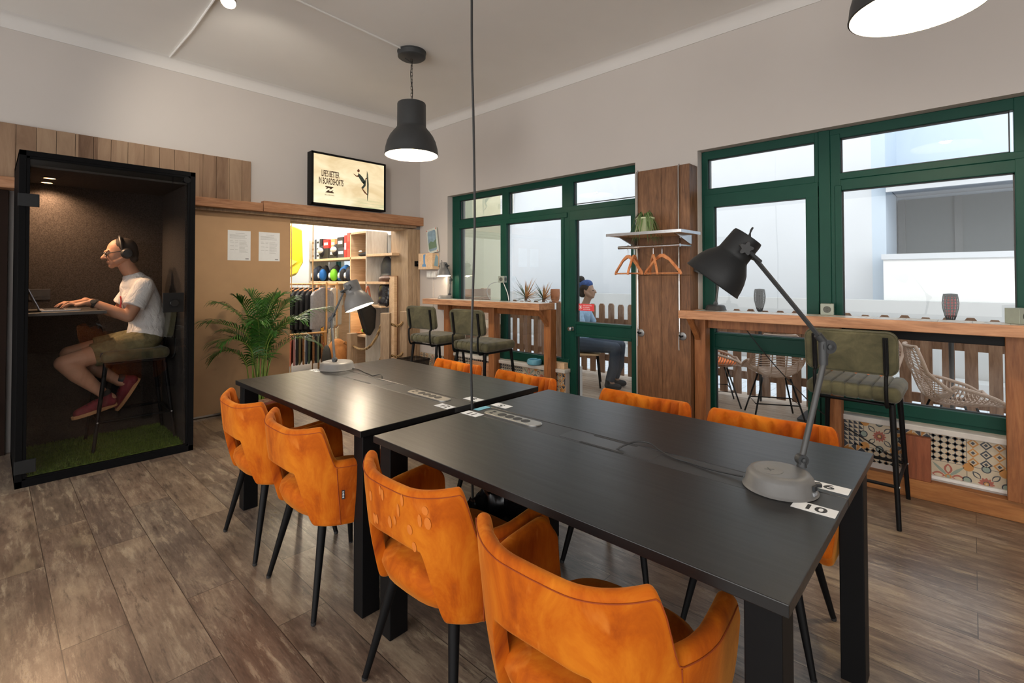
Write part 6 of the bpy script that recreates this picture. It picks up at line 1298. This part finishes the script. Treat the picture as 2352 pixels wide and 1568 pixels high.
tag(MB().lathe([(0, 0), (.04, 0), (.062, .06), (.07, .14), (.066, .20), (.058, .20), (.06, .14), (.052, .06), (0, .01)], 28, Matrix.Translation((5.62, 4.41, .99))).build('terracotta_lantern', plain('terracotta', srgb(176, 116, 84), .8), smooth=True), 'terracotta lantern beside the yuccas', 'lantern')
# no-smoking sticker on the door
t = thing('door_sticker', 'red no smoking sticker on the glazed door', 'sticker', (4.05, 2.83, 1.05)); MB().box(4.0565, 4.0575, 2.70, 2.885, 1.025, 1.095).build('sticker_sheet', plain('sticker_red', srgb(222, 70, 74), .5), t, world=True); m = MB()
for k, s_ in enumerate(('NAO FUMADORES', 'NO SMOKING', 'NON FUMEURS')): text(s_, .0155, M_PAPER, frameM((4.0562, 2.712+.12, 1.079-.019*k), (0, -1, 0), (0, 0, 1)), 'lettering', t, .0002, 'LEFT', sx=.8)
for a in (0, 45, 90, 135): m.tube([(4.0562, 2.862+.022*math.cos(R(a)), 1.06+.024*math.sin(R(a))), (4.0562, 2.862-.022*math.cos(R(a)), 1.06-.024*math.sin(R(a)))], .0018, 5)
m.build('crossed_cigarette', M_PAPER, t, world=True)
# ------------------------------------------------------------------ woman seated on the terrace
wm = thing('person', 'woman with a blue headband sitting at the terrace table, looking down', 'person', (5.22, 3.50, 0)); B = MB()
Q = Matrix.Translation((5.20, 3.60, 0)) @ Matrix.Rotation(R(-74), 4, 'Z')   # local +x is where she faces
def W_(x, y, z): return Q @ V((x, y, z))
limb(B, [(W_(-.06, 0, .52), .12), (W_(-.08, 0, .68), .10), (W_(-.05, 0, .86), .105), (W_(-.02, 0, .95), .06), (W_(.02, 0, 1.05), .046), (W_(.04, 0, 1.10), .048)])
B.ell(W_(.03, 0, 1.215), (.082, .073, .093), M=Q.to_3x3().to_4x4()); B.ell(W_(.085, 0, 1.17), (.045, .052, .07), M=Q.to_3x3().to_4x4()); B.ell(W_(.095, 0, 1.115), (.028, .032, .026)); B.cap(W_(.125, 0, 1.20), W_(.145, 0, 1.168), .009, .012); B.ell(W_(.125, 0, 1.138), (.012, .016, .007))
for s in (-1, 1): B.cap(W_(.08, s*.034, 1.13), W_(.04, s*.05, 1.16), .024, .026); B.ell(W_(.02, s*.074, 1.19), (.014, .01, .026))
for s in (-1, 1):
    limb(B, [(W_(-.03, s*.17, .90), .05), (W_(.05, s*.24, .70), .038), (W_(.26, s*.13, .745), .026)], 12); kn = W_(.30, s*.11, .755)
    for q in range(4): limb(B, [(kn.lerp(W_(.26, s*.13, .745), .2), .014), (kn+V((0, 0, 0))+(W_(.06, -s*.01+.016*(q-1.5), 0)-W_(0, 0, 0)), .008), (kn+(W_(.10, .018*(q-1.5), -.012)-W_(0, 0, 0)), .007)], 8)
    B.cap(kn, kn+(W_(.04, -s*.035, 0)-W_(0, 0, 0)), .011, .008, 8)
    limb(B, [(W_(-.02, s*.10, .50), .085), (W_(.42, s*.12, .50), .055), (W_(.40, s*.12, .25), .05), (W_(.34, s*.12, .08), .036), (W_(.44, s*.12, .03), .03)], 12)
B.build('body', skin('skin_olive', (.40, .25, .18, 1)), wm, world=True, remesh=.008)
H = MB(); H.ell(W_(.015, 0, 1.235), (.09, .08, .09)); H.ell(W_(-.055, 0, 1.335), (.05, .05, .045)); H.ell(W_(-.03, 0, 1.18), (.06, .07, .08)); H.build('hair', hm, wm, world=True, remesh=.008)
H = MB(); H.ell(W_(.010, 0, 1.262), (.094, .084, .066), M=Q.to_3x3().to_4x4() @ Matrix.Rotation(R(-14), 4, 'Y')); H.build('headband', plain('blue_band', srgb(52, 76, 130), .8, var=.4, scale=60), wm, world=True, remesh=.007)
for s in (-1, 1): MB().ell(W_(.118, s*.030, 1.195), (.012, .014, .004)).build('eye', hm, wm, world=True, smooth=True)
S_ = MB(); limb(S_, [(W_(-.06, 0, .56), .125), (W_(-.08, 0, .68), .115), (W_(-.05, 0, .86), .118), (W_(-.03, 0, .93), .075)])
for s in (-1, 1): S_.cap(W_(-.04, s*.08, .90), W_(-.03, s*.17, .90), .075, .062); S_.cap(W_(-.03, s*.17, .90), W_(.03, s*.22, .76), .062, .058, flat=True)
S_.build('top', plain('pale_blue_cloth', srgb(150, 176, 200), .9, var=.15), wm, world=True, remesh=.009)
S_ = MB(); S_.ell(W_(-.05, 0, .52), (.15, .17, .11), M=Q.to_3x3().to_4x4())
for s in (-1, 1): limb(S_, [(W_(-.02, s*.10, .51), .095), (W_(.42, s*.12, .505), .065), (W_(.40, s*.12, .25), .062)], 12); S_.cap(W_(.40, s*.12, .28), W_(.35, s*.12, .10), .062, .055, flat=True)
S_.build('jeans', plain('dark_jeans', srgb(62, 72, 88), .85), wm, world=True, remesh=.009)
for s in (-1, 1):
    S_ = MB(); S_.cap(W_(.33, s*.12, .045), W_(.46, s*.12, .035), .046, .036); S_.cap(W_(.335, s*.12, .05), W_(.335, s*.12, .10), .044, .042); S_.build('shoe', M_INK, wm, world=True, remesh=.009)
t = thing('terrace_chair', 'thin framed terrace chair under the seated woman', 'chair', tuple(W_(-.02, 0, 0)), R(-58)); MB().prism(rrect(.42, .42, .05, 4), .395, .415, 'xy').build('seat', W_PALE, t, bevel=.004)
for sx in (-1, 1):
    for sy in (-1, 1): MB().tube([(sx*.17, sy*.17, .40), (sx*.21, sy*.20, 0)], .010, 8).build('leg', M_BLACK, t, smooth=True)
MB().tube([(-.17, -.17, .40), (-.24, -.17, .80), (-.24, .17, .80), (-.17, .17, .40)], .010, 8).build('back_frame', M_BLACK, t, smooth=True)
SKY = (1.25, 2.7)
EXPO = .47
# ================================================================== camera and light
cam = bpy.data.cameras.new('camera'); co = bpy.data.objects.new('camera', cam); COL.objects.link(co); sc.camera = co
F_PX, CX, CY = 1126.84, 1176.02, 618.85
cam.sensor_fit = 'HORIZONTAL'; cam.sensor_width = 36; cam.lens = 36*F_PX/2352; cam.clip_start = .02; cam.clip_end = 200
cam.shift_x = -(CX-1176)/2352; cam.shift_y = -(784-CY)/2352
a, b, c_ = R(-46.858), R(.9508), R(-.1123)
Fw = Vector((math.cos(a+PI/2), math.sin(a+PI/2), 0)); Rt = Vector((Fw.y, -Fw.x, 0)); Zv = Vector((0, 0, 1))
F2 = Fw*math.cos(b)+Zv*math.sin(b); U2 = -Fw*math.sin(b)+Zv*math.cos(b)
R3 = Rt*math.cos(c_)+U2*math.sin(c_); U3 = -Rt*math.sin(c_)+U2*math.cos(c_)
mm = Matrix((R3, U3, -F2)).transposed().to_4x4(); mm.translation = (0, 0, 1.3557); co.matrix_world = mm
wd = bpy.data.worlds.new('overcast_sky'); sc.world = wd; wd.use_nodes = True
nt = wd.node_tree; bg = nt.nodes['Background']; bg.inputs[1].default_value = SKY[0]
tc = nt.nodes.new('ShaderNodeTexCoord'); dp = nt.nodes.new('ShaderNodeVectorMath'); dp.operation = 'DOT_PRODUCT'; dp.inputs[1].default_value = Vector((-.93, -.30, -.02)).normalized()
nt.links.new(tc.outputs['Generated'], dp.inputs[0]); rp = nt.nodes.new('ShaderNodeValToRGB'); nt.links.new(dp.outputs['Value'], rp.inputs['Fac'])
e = rp.color_ramp.elements; k = SKY[1]; e[0].position = .35; e[0].color = (.84, .92, 1.0, 1); e[1].position = .95; e[1].color = (k, k*.97, k*.93, 1); nt.links.new(rp.outputs['Color'], bg.inputs[0])
def lamp(kind, name, loc, power, col=(1, .85, .66), size=.05, rot=None, spot=None, blend=.4, parent=None):
    l = bpy.data.lights.new(name, kind); l.energy = power; l.color = col
    if kind == 'AREA': l.size = size
    else: l.shadow_soft_size = size
    if spot: l.spot_size = R(spot); l.spot_blend = blend
    o = bpy.data.objects.new(name, l); COL.objects.link(o); o.location = loc
    if rot: o.rotation_euler = rot
    return o
for i, (x, y, z, p) in enumerate(PENDANTS): lamp('POINT', 'pendant_light', (x, y, z+.09), p, (1, .80, .56), .06)
for (loc, p, col, s) in LAMPS: lamp('POINT', 'bulb_and_fill_light', loc, p, col, s)  # lamp bulbs together with the added shop fill
for p, q, w_, c_, a_ in SPOTS: lamp('SPOT', 'spot_light', p, w_, c_, .03, (Vector(q)-Vector(p)).to_track_quat('-Z', 'Y').to_euler(), a_, .6)
sc.view_settings.view_transform = 'Standard'; sc.view_settings.look = 'None'; sc.view_settings.exposure = EXPO; sc.view_settings.gamma = 1
try: sc.view_settings.use_curve_mapping = False
except Exception: pass
sc.cycles.use_denoising = True
try: sc.cycles.denoiser = 'OPENIMAGEDENOISE'
except Exception: pass
sc.cycles.max_bounces = 10; sc.cycles.transparent_max_bounces = 24; sc.cycles.sample_clamp_indirect = 6; sc.cycles.caustics_reflective = False; sc.cycles.caustics_refractive = False
